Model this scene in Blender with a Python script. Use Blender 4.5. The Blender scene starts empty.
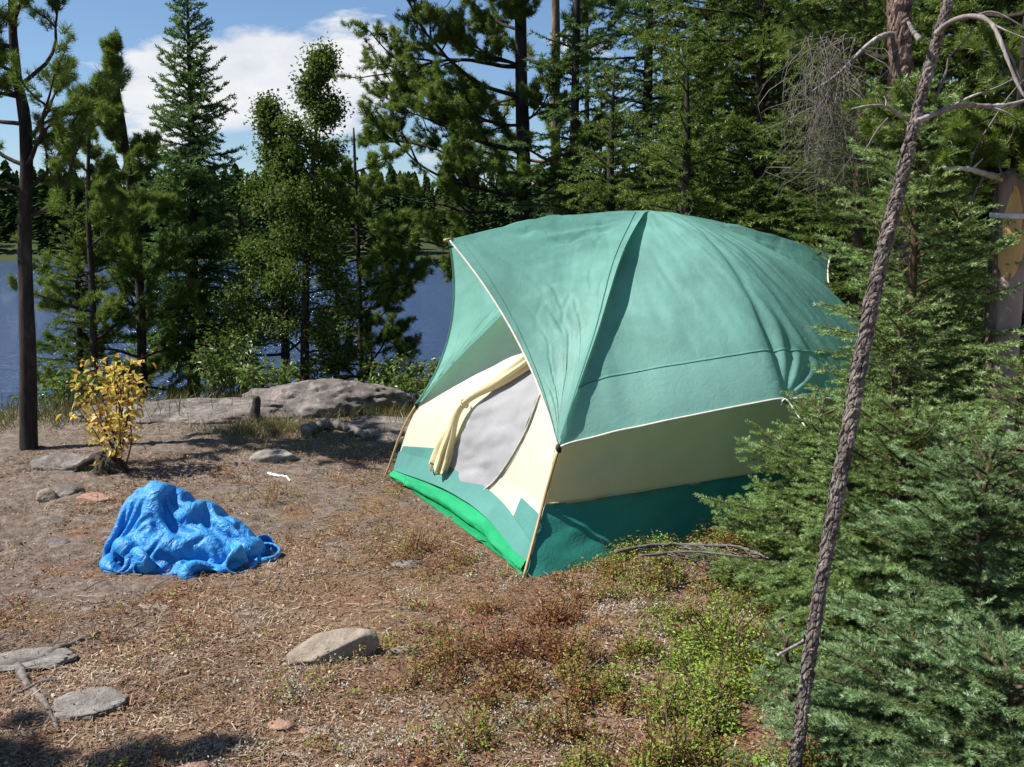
import bpy, math, random
import numpy as np
from mathutils import Vector

PI = math.pi
scene = bpy.context.scene
COL = scene.collection
rng = np.random.default_rng(11)

# ------------------------------------------------------------------ camera
CAM_Z, PITCH, F = 1.60, math.radians(8.4), 1005.0
cam = bpy.data.cameras.new("camera")
cam.sensor_width = 36.0
cam.lens = F / 1024 * 36.0
cam.clip_start, cam.clip_end = 0.05, 4000
co = bpy.data.objects.new("camera", cam)
COL.objects.link(co)
co.location = (0, 0, CAM_Z)
co.rotation_euler = (PI / 2 - PITCH, 0, 0)
scene.camera = co
CP, SP = math.cos(PITCH), math.sin(PITCH)


def ray(px, py):
    a, b = (px - 512) / F, (383.5 - py) / F
    return np.array([a, CP + b * SP, -SP + b * CP])


def at_y(px, py, Y):
    d = ray(px, py)
    t = Y / d[1]
    return np.array([d[0] * t, Y, CAM_Z + d[2] * t])


def at_z(px, py, z=0.0):
    d = ray(px, py)
    t = (z - CAM_Z) / d[2]
    return np.array([d[0] * t, d[1] * t, z])


# ------------------------------------------------------------------ noise
def _h(ix, iy, iz, seed):
    h = (ix.astype(np.int64) * 374761393 + iy.astype(np.int64) * 668265263 + iz.astype(np.int64) * 2147483647 + seed * 1274126177) & 0xFFFFFFFF
    h = ((h ^ (h >> 13)) * 1274126177) & 0xFFFFFFFF
    h = ((h ^ (h >> 16)) * 2246822519) & 0xFFFFFFFF
    return ((h ^ (h >> 15)) & 0xFFFFFF) / float(0xFFFFFF)


def vn(p, seed=0):
    p = np.asarray(p, float)
    i = np.floor(p)
    f = p - i
    f = f * f * (3 - 2 * f)
    i = i.astype(np.int64)
    x, y, z = (np.atleast_1d(i[..., c]) for c in range(3))
    r = 0
    for dx in (0, 1):
        for dy in (0, 1):
            for dz in (0, 1):
                w = (f[..., 0] if dx else 1 - f[..., 0]) * (f[..., 1] if dy else 1 - f[..., 1]) * (f[..., 2] if dz else 1 - f[..., 2])
                r = r + w * _h(x + dx, y + dy, z + dz, seed).reshape(np.shape(w))
    return r * 2 - 1


def fbm(p, o=4, seed=0, g=0.5):
    p = np.asarray(p, float)
    r, a, s = 0, 1.0, 0
    for k in range(o):
        r = r + a * vn(p * (2.03 ** k) + 17.3 * k, seed + k)
        s += a
        a *= g
    return r / s


def worley(u, v, seed=0):
    """F1, F2, per-cell random and the offset from the cell point, in 2-D."""
    iu, iv = np.floor(u).astype(np.int64), np.floor(v).astype(np.int64)
    f1 = np.full(u.shape, 9.0); f2 = np.full(u.shape, 9.0)
    rnd = np.zeros(u.shape); dv = np.zeros(u.shape); z = iu * 0
    for a in (-1, 0, 1):
        for b in (-1, 0, 1):
            cu = iu + a + 0.15 + 0.7 * _h(iu + a, iv + b, z, seed)
            cv = iv + b + 0.15 + 0.7 * _h(iu + a, iv + b, z + 1, seed)
            d = np.hypot(u - cu, v - cv)
            near_ = d < f1
            f2 = np.where(near_, f1, np.minimum(f2, d))
            rnd = np.where(near_, _h(iu + a, iv + b, z + 2, seed), rnd)
            dv = np.where(near_, v - cv, dv)
            f1 = np.where(near_, d, f1)
    return f1, f2, rnd, dv


def v3(x, y, z=0.0):
    x, y, z = np.broadcast_arrays(np.asarray(x, float), np.asarray(y, float), np.asarray(z, float))
    return np.stack([x, y, z], -1)


def sst(a, b, x):
    t = np.clip((np.asarray(x, float) - a) / (b - a), 0, 1)
    return t * t * (3 - 2 * t)


def nrm(v):
    v = np.asarray(v, float)
    return v / np.maximum(np.linalg.norm(v, axis=-1, keepdims=True), 1e-9)


# ------------------------------------------------------------------ mesh helpers
class Buf:
    def __init__(s):
        s.V, s.F, s.T, s.n = [], [], [], 0

    def add(s, V, Fc, tint=0.5):
        V = np.asarray(V, float).reshape(-1, 3)
        if len(V) == 0:
            return s
        for f in (Fc if isinstance(Fc, list) else [Fc]):
            s.F.append(np.asarray(f, np.int64) + s.n)
        s.V.append(V)
        t = np.asarray(tint, float)
        s.T.append(np.full(len(V), float(t)) if t.ndim == 0 else t)
        s.n += len(V)
        return s

    def build(s, name, mat, parent=None, smooth=True):
        V = np.concatenate(s.V)
        T = np.concatenate(s.T)
        me = bpy.data.meshes.new(name)
        me.vertices.add(len(V))
        me.vertices.foreach_set("co", V.astype(np.float32).ravel())
        li = np.concatenate([f.ravel() for f in s.F]).astype(np.int32)
        ks = np.concatenate([np.full(len(f), f.shape[1]) for f in s.F])
        ls = np.concatenate([[0], np.cumsum(ks)[:-1]]).astype(np.int32)
        me.loops.add(len(li))
        me.loops.foreach_set("vertex_index", li)
        me.polygons.add(len(ks))
        me.polygons.foreach_set("loop_start", ls)
        me.polygons.foreach_set("use_smooth", np.full(len(ks), bool(smooth)))
        a = me.attributes.new("tint", "FLOAT", "POINT")
        a.data.foreach_set("value", T.astype(np.float32))
        me.update(calc_edges=True)
        me.materials.append(mat)
        o = bpy.data.objects.new(name, me)
        COL.objects.link(o)
        if parent is not None:
            o.parent = parent
        return o


def tag(o, label=None, cat=None, group=None, kind=None):
    if label: o["label"] = label
    if cat: o["category"] = cat
    if group: o["group"] = group
    if kind: o["kind"] = kind
    return o


def thing(name, label, cat, loc=(0, 0, 0), group=None):
    o = bpy.data.objects.new(name, None)
    o.empty_display_size = 0.1
    COL.objects.link(o)
    o.location = tuple(float(c) for c in loc)
    return tag(o, label, cat, group)


def grid_faces(nu, nv, wrap=False):
    i = np.arange(nu - 1)[:, None]
    j = np.arange(nv if wrap else nv - 1)[None, :]
    j2 = (j + 1) % nv
    return np.stack([i * nv + j, i * nv + j2, (i + 1) * nv + j2, (i + 1) * nv + j], -1).reshape(-1, 4)


def tube(pts, rad, sides=8, cap=True):
    pts = np.asarray(pts, float)
    n = len(pts)
    rad = np.broadcast_to(np.asarray(rad, float), (n,))
    tg = nrm(np.gradient(pts, axis=0))
    ref = np.array([0, 0, 1.0]) if abs(tg[:, 2]).mean() < 0.75 else np.array([1.0, 0, 0])
    a = nrm(np.cross(tg, ref))
    b = np.cross(tg, a)
    th = np.linspace(0, 2 * PI, sides, endpoint=False)
    V = pts[:, None, :] + rad[:, None, None] * (np.cos(th)[None, :, None] * a[:, None, :] + np.sin(th)[None, :, None] * b[:, None, :])
    V = V.reshape(-1, 3)
    Fs = [grid_faces(n, sides, True)]
    if cap:
        V = np.concatenate([V, pts[:1], pts[-1:]])
        j = np.arange(sides)
        k = (j + 1) % sides
        Fs.append(np.stack([j * 0 + n * sides, k, j], -1))
        Fs.append(np.stack([j * 0 + n * sides + 1, (n - 1) * sides + j, (n - 1) * sides + k], -1))
    return V, Fs


def smooth_path(P, n):
    """Catmull-Rom through the points."""
    P = np.asarray(P, float)
    P2 = np.concatenate([[2 * P[0] - P[1]], P, [2 * P[-1] - P[-2]]])
    t = np.linspace(0, len(P) - 1 - 1e-6, n)
    i = np.floor(t).astype(int)
    f = (t - i)[:, None]
    p0, p1, p2, p3 = P2[i], P2[i + 1], P2[i + 2], P2[i + 3]
    return 0.5 * (2 * p1 + (p2 - p0) * f + (2 * p0 - 5 * p1 + 4 * p2 - p3) * f ** 2 + (3 * p1 - p0 - 3 * p2 + p3) * f ** 3)


def instance(tV, tF, P, X, Z, S):
    P, X, Z = (np.asarray(q, float).reshape(-1, 3) for q in (P, X, Z))
    X = nrm(X)
    Y = nrm(np.cross(Z, X))
    Z = np.cross(X, Y)
    S = np.broadcast_to(np.asarray(S, float), (len(P),))[:, None, None]
    V = P[:, None, :] + S * (tV[None, :, 0, None] * X[:, None, :] + tV[None, :, 1, None] * Y[:, None, :] + tV[None, :, 2, None] * Z[:, None, :])
    off = (np.arange(len(P)) * len(tV))[:, None, None]
    return V.reshape(-1, 3), (tF[None] + off).reshape(-1, tF.shape[1])


def scatter(buf, temps, P, X, Z, S, T, r):
    P, X, Z = (np.asarray(q, float).reshape(-1, 3) for q in (P, X, Z))
    S = np.broadcast_to(np.asarray(S, float), (len(P),))
    T = np.asarray(T, float)
    w = r.integers(0, len(temps), len(P))
    for k, (tV, tF) in enumerate(temps):
        m = w == k
        if m.any():
            V, Fc = instance(tV, tF, P[m], X[m], Z[m], S[m])
            buf.add(V, Fc, np.repeat(T[m], len(tV)))


# ------------------------------------------------------------------ materials
def new_mat(name):
    m = bpy.data.materials.new(name)
    m.use_nodes = True
    nt = m.node_tree
    nt.nodes.clear()
    out = nt.nodes.new("ShaderNodeOutputMaterial")
    return m, nt, out


def nd(nt, t, **kw):
    n = nt.nodes.new(t)
    for k, v in kw.items():
        if k in n.inputs.keys():
            n.inputs[k].default_value = v
        else:
            setattr(n, k, v)
    return n


def ramp(nt, stops, fac=None):
    n = nt.nodes.new("ShaderNodeValToRGB")
    e = n.color_ramp.elements
    while len(e) < len(stops):
        e.new(0.5)
    for el, (p, c) in zip(e, stops):
        el.position = p
        el.color = (*c, 1)
    if fac is not None:
        nt.links.new(fac, n.inputs[0])
    return n


def noise(nt, scale, detail=4, rough=0.55, vec=None, dist=0.0):
    n = nd(nt, "ShaderNodeTexNoise")
    n.inputs["Scale"].default_value = scale
    n.inputs["Detail"].default_value = detail
    n.inputs["Roughness"].default_value = rough
    n.inputs["Distortion"].default_value = dist
    if vec is not None:
        nt.links.new(vec, n.inputs["Vector"])
    return n


def mixc(nt, a, b, fac, mode="MIX"):
    n = nt.nodes.new("ShaderNodeMix")
    n.data_type = "RGBA"
    n.blend_type = mode
    for s, v in ((n.inputs[0], fac), (n.inputs[6], a), (n.inputs[7], b)):
        if isinstance(v, (int, float)):
            s.default_value = v
        elif isinstance(v, tuple):
            s.default_value = (*v, 1)
        else:
            nt.links.new(v, s)
    return n.outputs[2]


def mathn(nt, op, a, b=0.0, clamp=False):
    n = nt.nodes.new("ShaderNodeMath")
    n.operation = op
    n.use_clamp = clamp
    for s, v in zip(n.inputs, (a, b)):
        if isinstance(v, (int, float)):
            s.default_value = v
        else:
            nt.links.new(v, s)
    return n.outputs[0]


def bump(nt, h, strength, dist):
    n = nt.nodes.new("ShaderNodeBump")
    n.inputs["Strength"].default_value = strength
    n.inputs["Distance"].default_value = dist
    nt.links.new(h, n.inputs["Height"])
    return n.outputs[0]


def mat_leaf(name, stops, transl=0.3, gloss=0.06, rough=0.45, var=0.35, vscale=1.6):
    m, nt, out = new_mat(name)
    at = nd(nt, "ShaderNodeAttribute", attribute_name="tint")
    tc = nd(nt, "ShaderNodeTexCoord")
    nz = noise(nt, vscale, 2, 0.5, tc.outputs["Object"])
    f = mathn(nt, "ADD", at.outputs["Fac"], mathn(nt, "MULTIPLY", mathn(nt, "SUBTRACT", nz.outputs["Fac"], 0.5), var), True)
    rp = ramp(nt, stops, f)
    d = nd(nt, "ShaderNodeBsdfDiffuse")
    t = nd(nt, "ShaderNodeBsdfTranslucent")
    nt.links.new(rp.outputs[0], d.inputs[0])
    tcol = mixc(nt, rp.outputs[0], (0.9, 1.0, 0.35), 0.25, "MULTIPLY")
    nt.links.new(tcol, t.inputs[0])
    mx = nd(nt, "ShaderNodeMixShader")
    mx.inputs[0].default_value = transl
    nt.links.new(d.outputs[0], mx.inputs[1])
    nt.links.new(t.outputs[0], mx.inputs[2])
    g = nd(nt, "ShaderNodeBsdfGlossy")
    g.inputs["Roughness"].default_value = rough
    m2 = nd(nt, "ShaderNodeMixShader")
    m2.inputs[0].default_value = gloss
    nt.links.new(mx.outputs[0], m2.inputs[1])
    nt.links.new(g.outputs[0], m2.inputs[2])
    nt.links.new(m2.outputs[0], out.inputs[0])
    return m


def mat_bark(name, stops, scale=14, stretch=0.25, bs=0.6, bd=0.02, rough=0.9):
    m, nt, out = new_mat(name)
    tc = nd(nt, "ShaderNodeTexCoord")
    mp = nd(nt, "ShaderNodeMapping")
    mp.inputs["Scale"].default_value = (1, 1, stretch)
    nt.links.new(tc.outputs["Object"], mp.inputs[0])
    n1 = noise(nt, scale, 6, 0.65, mp.outputs[0], 0.6)
    n2 = noise(nt, scale * 0.2, 3, 0.5, tc.outputs["Object"])
    f = mathn(nt, "ADD", mathn(nt, "MULTIPLY", n1.outputs["Fac"], 0.7), mathn(nt, "MULTIPLY", n2.outputs["Fac"], 0.3))
    rp = ramp(nt, stops, f)
    b = nd(nt, "ShaderNodeBsdfPrincipled", Roughness=rough)
    b.inputs["Specular IOR Level"].default_value = 0.2
    at = nd(nt, "ShaderNodeAttribute", attribute_name="tint")
    tr_ = ramp(nt, [(0.0, (0.50, 0.47, 0.45)), (0.5, (1, 1, 1)), (1.0, (1.55, 1.5, 1.5))], at.outputs["Fac"])
    nt.links.new(mixc(nt, rp.outputs[0], tr_.outputs[0], 1.0, "MULTIPLY"), b.inputs["Base Color"])
    nt.links.new(bump(nt, n1.outputs["Fac"], bs, bd), b.inputs["Normal"])
    nt.links.new(b.outputs[0], out.inputs[0])
    return m


def mat_fabric(name, col, transl=0.3, rough=0.55, sheen=0.25, mott=0.15, bscale=60, bstr=0.32):
    m, nt, out = new_mat(name)
    tc = nd(nt, "ShaderNodeTexCoord")
    n1 = noise(nt, 3.5, 5, 0.6, tc.outputs["Object"], 0.4)
    n2 = noise(nt, bscale * 0.3, 4, 0.6, tc.outputs["Object"], 1.0)
    dark = tuple(c * (1 - mott) for c in col)
    lite = tuple(min(1, c * (1 + mott * 0.8) + 0.02 * mott) for c in col)
    rp = ramp(nt, [(0.3, dark), (0.7, lite)], n1.outputs["Fac"])
    b = nd(nt, "ShaderNodeBsdfPrincipled", Roughness=rough)
    b.inputs["Specular IOR Level"].default_value = sheen
    t = nd(nt, "ShaderNodeBsdfTranslucent")
    nt.links.new(rp.outputs[0], b.inputs["Base Color"])
    nt.links.new(rp.outputs[0], t.inputs[0])
    nb = bump(nt, n2.outputs["Fac"], bstr, 0.01)
    nt.links.new(nb, b.inputs["Normal"])
    mx = nd(nt, "ShaderNodeMixShader")
    mx.inputs[0].default_value = transl
    nt.links.new(b.outputs[0], mx.inputs[1])
    nt.links.new(t.outputs[0], mx.inputs[2])
    nt.links.new(mx.outputs[0], out.inputs[0])
    return m


def mat_plain(name, col, rough=0.6, spec=0.3, metal=0.0):
    m, nt, out = new_mat(name)
    tc = nd(nt, "ShaderNodeTexCoord")
    n1 = noise(nt, 25, 4, 0.6, tc.outputs["Object"])
    rp = ramp(nt, [(0.3, tuple(c * 0.8 for c in col)), (0.7, tuple(min(1, c * 1.12) for c in col))], n1.outputs["Fac"])
    b = nd(nt, "ShaderNodeBsdfPrincipled", Roughness=rough, Metallic=metal)
    b.inputs["Specular IOR Level"].default_value = spec
    nt.links.new(rp.outputs[0], b.inputs["Base Color"])
    nt.links.new(b.outputs[0], out.inputs[0])
    return m


def mat_rock(name, stops, lichen=(0.42, 0.41, 0.38), lamt=0.5, scale=5.0, bstr=0.7):
    m, nt, out = new_mat(name)
    tc = nd(nt, "ShaderNodeTexCoord")
    v = tc.outputs["Object"]
    n1 = noise(nt, scale, 8, 0.65, v, 0.5)
    n2 = noise(nt, scale * 9, 5, 0.7, v)
    n3 = noise(nt, scale * 1.7, 5, 0.7, v, 0.8)
    rp = ramp(nt, stops, n1.outputs["Fac"])
    sp = ramp(nt, [(0.3, (0.55, 0.55, 0.55)), (0.65, (1.1, 1.1, 1.1))], n2.outputs["Fac"])
    c = mixc(nt, rp.outputs[0], sp.outputs[0], 0.8, "MULTIPLY")
    lm = ramp(nt, [(0.55, (0, 0, 0)), (0.66, (1, 1, 1))], n3.outputs["Fac"])
    c = mixc(nt, c, lichen, mathn(nt, "MULTIPLY", lm.outputs[0], lamt))
    b = nd(nt, "ShaderNodeBsdfPrincipled", Roughness=0.88)
    b.inputs["Specular IOR Level"].default_value = 0.25
    nt.links.new(c, b.inputs["Base Color"])
    hh = mathn(nt, "ADD", n1.outputs["Fac"], mathn(nt, "MULTIPLY", n2.outputs["Fac"], 0.35))
    nt.links.new(bump(nt, hh, bstr, 0.03), b.inputs["Normal"])
    nt.links.new(b.outputs[0], out.inputs[0])
    return m


M = {}
M["spruce_near"] = mat_leaf("spruce_needles_near", [(0.0, (0.140, 0.120, 0.046)), (0.25, (0.138, 0.195, 0.055)), (0.6, (0.275, 0.400, 0.135)), (1.0, (0.50, 0.62, 0.33))], 0.40, 0.03)
M["spruce_blue"] = mat_leaf("spruce_needles_blue", [(0.0, (0.115, 0.112, 0.048)), (0.25, (0.132, 0.195, 0.072)), (0.6, (0.265, 0.395, 0.180)), (1.0, (0.48, 0.60, 0.39))], 0.38, 0.03)
M["fir"] = mat_leaf("fir_needles", [(0.0, (0.038, 0.056, 0.012)), (0.35, (0.082, 0.128, 0.026)), (0.7, (0.175, 0.245, 0.052)), (1.0, (0.33, 0.38, 0.11))], 0.40, 0.02, var=0.7, vscale=1.4)
M["spruce_far"] = mat_leaf("spruce_needles_far", [(0.0, (0.046, 0.085, 0.024)), (0.5, (0.110, 0.190, 0.056)), (1.0, (0.23, 0.34, 0.115))], 0.36, 0.03)
M["pine"] = mat_leaf("pine_needles", [(0.0, (0.048, 0.080, 0.012)), (0.5, (0.125, 0.195, 0.030)), (0.9, (0.225, 0.300, 0.055)), (1.0, (0.30, 0.28, 0.07))], 0.42, 0.03)
M["broad"] = mat_leaf("green_leaves", [(0.0, (0.045, 0.080, 0.013)), (0.5, (0.098, 0.160, 0.028)), (0.85, (0.185, 0.220, 0.045)), (1.0, (0.34, 0.27, 0.06))], 0.48, 0.02)
M["bush"] = mat_leaf("bush_leaves", [(0.0, (0.060, 0.100, 0.020)), (0.5, (0.130, 0.210, 0.042)), (1.0, (0.24, 0.31, 0.09))], 0.45, 0.04)
M["yellow"] = mat_leaf("yellow_leaves", [(0.0, (0.26, 0.09, 0.03)), (0.25, (0.52, 0.30, 0.05)), (0.6, (0.70, 0.50, 0.09)), (1.0, (0.74, 0.64, 0.22))], 0.4, 0.05)
M["heath"] = mat_leaf("heath_leaves", [(0.0, (0.26, 0.090, 0.045)), (0.28, (0.32, 0.170, 0.060)), (0.45, (0.30, 0.260, 0.052)), (0.7, (0.185, 0.310, 0.034)), (1.0, (0.33, 0.47, 0.08))], 0.38, 0.03, var=0.35)
M["litter"] = mat_leaf("litter", [(0.0, (0.066, 0.040, 0.028)), (0.35, (0.200, 0.122, 0.078)), (0.7, (0.325, 0.225, 0.150)), (1.0, (0.50, 0.41, 0.30))], 0.1, 0.02, var=0.35)
M["grass"] = mat_leaf("dry_grass", [(0.0, (0.06, 0.085, 0.02)), (0.5, (0.17, 0.16, 0.055)), (1.0, (0.34, 0.27, 0.13))], 0.3, 0.04)
M["lichen"] = mat_leaf("lichen", [(0.0, (0.28, 0.265, 0.21)), (1.0, (0.58, 0.56, 0.48))], 0.15, 0.0)
M["forest"] = mat_leaf("far_forest", [(0.0, (0.016, 0.032, 0.010)), (0.6, (0.034, 0.060, 0.018)), (1.0, (0.070, 0.095, 0.030))], 0.15, 0.0)
M["bark_dark"] = mat_bark("dark_bark", [(0.3, (0.012, 0.010, 0.009)), (0.5, (0.034, 0.027, 0.023)), (0.7, (0.085, 0.070, 0.060))], 16)
M["bark_pine"] = mat_bark("pine_bark", [(0.32, (0.045, 0.032, 0.027)), (0.5, (0.17, 0.115, 0.092)), (0.68, (0.31, 0.235, 0.20))], 16, 0.3, 0.9, 0.04)
M["bark_near"] = mat_bark("scaly_bark", [(0.28, (0.042, 0.035, 0.031)), (0.48, (0.135, 0.114, 0.102)), (0.62, (0.24, 0.21, 0.192)), (0.75, (0.48, 0.44, 0.41))], 55, 0.35, 0.8, 0.006)
M["deadwood"] = mat_bark("weathered_wood", [(0.3, (0.09, 0.075, 0.068)), (0.5, (0.24, 0.21, 0.195)), (0.68, (0.55, 0.51, 0.48))], 40, 0.3, 0.5, 0.005)
M["driftwood"] = mat_bark("grey_driftwood", [(0.3, (0.060, 0.050, 0.044)), (0.5, (0.155, 0.135, 0.120)), (0.7, (0.27, 0.24, 0.22))], 40, 0.3, 0.6, 0.006)
M["deadtwig"] = mat_bark("dead_twigs", [(0.3, (0.085, 0.070, 0.060)), (0.7, (0.20, 0.175, 0.155))], 40, 0.3, 0.3, 0.004)
M["twig"] = mat_bark("twig_bark", [(0.3, (0.055, 0.034, 0.022)), (0.7, (0.15, 0.10, 0.065))], 40, 0.3, 0.3, 0.004)
M["redstem"] = mat_bark("red_stem", [(0.3, (0.055, 0.022, 0.018)), (0.7, (0.13, 0.055, 0.04))], 40, 0.3, 0.3, 0.004)
M["char"] = mat_bark("charred_wood", [(0.3, (0.018, 0.015, 0.014)), (0.6, (0.07, 0.058, 0.052)), (0.8, (0.20, 0.17, 0.15))], 20, 0.4, 0.8, 0.02)
M["strip"] = mat_bark("bare_trunk", [(0.25, (0.19, 0.135, 0.115)), (0.5, (0.33, 0.25, 0.215)), (0.75, (0.45, 0.37, 0.33))], 9, 0.3, 0.5, 0.01)
M["orangewood"] = mat_bark("orange_wood", [(0.25, (0.42, 0.23, 0.085)), (0.5, (0.66, 0.43, 0.18)), (0.8, (0.74, 0.55, 0.28))], 14, 0.2, 0.3, 0.006)
M["fly"] = mat_fabric("teal_fly_fabric", (0.215, 0.470, 0.405), 0.50, 0.50, 0.35, 0.20)
M["hem"] = mat_fabric("pale_teal_fabric", (0.255, 0.525, 0.455), 0.48, 0.50, 0.35, 0.12)
M["skirt"] = mat_fabric("green_skirt_fabric", (0.034, 0.245, 0.190), 0.14, 0.45, 0.35, 0.15)
M["frontskirt"] = mat_fabric("dusty_teal_fabric", (0.085, 0.245, 0.215), 0.12, 0.6, 0.2, 0.12)
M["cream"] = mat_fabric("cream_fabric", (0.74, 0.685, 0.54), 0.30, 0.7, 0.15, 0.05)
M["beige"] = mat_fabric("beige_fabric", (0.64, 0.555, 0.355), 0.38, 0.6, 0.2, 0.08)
M["flap"] = mat_fabric("yellow_cream_fabric", (0.74, 0.645, 0.41), 0.3, 0.65, 0.2, 0.06)
M["screen"] = mat_fabric("grey_screen", (0.36, 0.36, 0.372), 0.2, 0.65, 0.2, 0.10)
M["floor"] = mat_fabric("bright_green_floor", (0.012, 0.330, 0.125), 0.12, 0.42, 0.4, 0.2)
M["piping"] = mat_plain("white_piping", (0.60, 0.575, 0.49), 0.6)
M["white"] = mat_plain("white_cord", (0.80, 0.80, 0.78), 0.6)
M["bleached"] = mat_bark("bleached_wood", [(0.3, (0.30, 0.27, 0.25)), (0.5, (0.56, 0.53, 0.50)), (0.7, (0.78, 0.76, 0.73))], 40, 0.3, 0.4, 0.004)
M["brass"] = mat_plain("tan_pole", (0.42, 0.29, 0.13), 0.4, 0.5)
M["black"] = mat_plain("black_webbing", (0.015, 0.015, 0.016), 0.7)
M["rock"] = mat_rock("grey_bedrock", [(0.28, (0.060, 0.050, 0.046)), (0.5, (0.175, 0.148, 0.134)), (0.72, (0.30, 0.262, 0.238))], lichen=(0.36, 0.345, 0.31), lamt=0.6, scale=6, bstr=0.9)
M["stone"] = mat_rock("pale_stone", [(0.25, (0.15, 0.118, 0.090)), (0.5, (0.29, 0.240, 0.185)), (0.72, (0.40, 0.345, 0.275))], lamt=0.2, scale=9)
M["greystone"] = mat_rock("grey_stone", [(0.25, (0.13, 0.112, 0.098)), (0.5, (0.26, 0.230, 0.205)), (0.72, (0.37, 0.335, 0.30))], lichen=(0.42, 0.41, 0.37), lamt=0.5, scale=9, bstr=0.9)
M["pink"] = mat_rock("pink_stone", [(0.25, (0.22, 0.12, 0.085)), (0.5, (0.38, 0.23, 0.165)), (0.72, (0.48, 0.33, 0.25))], lamt=0.15, scale=9)


# ------------------------------------------------------------------ terrain
SHORE_FAR = 150.0


def g(x, y):
    x = np.asarray(x, float)
    y = np.asarray(y, float)
    yc = 8.6 + 0.9 * vn(v3(x * 0.35, 3.1), 5) + 17 * sst(0.2, 6.0, x) + 2.0 * sst(-4, -9, x)
    z = 0.035 * fbm(v3(x * 0.7, y * 0.7), 3, 3)
    z = z + 0.012 * fbm(v3(x * 5, y * 5), 4, 9)
    z = z + 0.115 * np.exp(-((x - 1.15) / 0.62) ** 2 - ((y - 4.62) / 0.27) ** 2)
    z = z + 0.05 * sst(0.8, 3.5, x)
    z = z + 0.10 * np.exp(-((x + 2.1) / 1.5) ** 2 - ((y - 8.3) / 1.0) ** 2)
    z = z - 3.1 * sst(0.0, 6.5, y - yc)
    far = SHORE_FAR + 14 * fbm(v3(x * 0.012, 1.7), 3, 21) - 0.0006 * np.minimum(x * x, 90000)
    hill = (3.4 + 13 * sst(15, 260, y - far) * (1 + 0.5 * fbm(v3(x * 0.006, y * 0.006), 3, 31))) * sst(-14, 16, y - far)
    z = z - 3.0 * sst(12, 40, y - yc) * (1 - sst(0, 1, (y - far + 18) / 16)) + hill
    return z


def gs(x, y):
    return float(np.asarray(g(x, y)).ravel()[0])


def axis(lo, hi, step, far_lo, far_hi, n):
    mid = np.arange(lo, hi, step)
    e = np.linspace(0, 1, n)[1:]
    a = hi + (far_hi - hi) * e ** 3.2
    b = lo + (far_lo - lo) * e ** 3.2
    return np.concatenate([b[::-1], mid, a])


gx = axis(-4.2, 4.2, 0.026, -900, 900, 60)
gy = axis(2.0, 9.6, 0.027, -300, 1200, 110)
GX, GY = np.meshgrid(gx, gy, indexing="ij")
GZ = g(GX, GY)
rockm = sst(-0.3, -1.6, GX) * sst(3.6, 5.0, GY) * sst(10, 8.6, GY) * sst(-6, -4, GX)
near = np.exp(-((GX) / 6) ** 8 - ((GY - 5) / 6) ** 8)
cr1 = 1 - np.minimum(np.abs(vn(v3(GX * 1.7 + 0.4 * vn(v3(GX * 6, GY * 6), 3), GY * 2.6), 47)) / 0.07, 1)
cr2 = 1 - np.minimum(np.abs(vn(v3(GX * 4.3, GY * 6.1 + 0.3 * GX), 48)) / 0.08, 1)
GZ = GZ + rockm * (0.035 * np.abs(fbm(v3(GX * 2.2, GY * 3.6), 4, 46, 0.6)) - 0.030 * cr1 - 0.014 * cr2)
GZ = GZ + near * (0.010 * np.abs(fbm(v3(GX * 14, GY * 14), 3, 41)) + 0.005 * vn(v3(GX * 40, GY * 40), 44))


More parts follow.
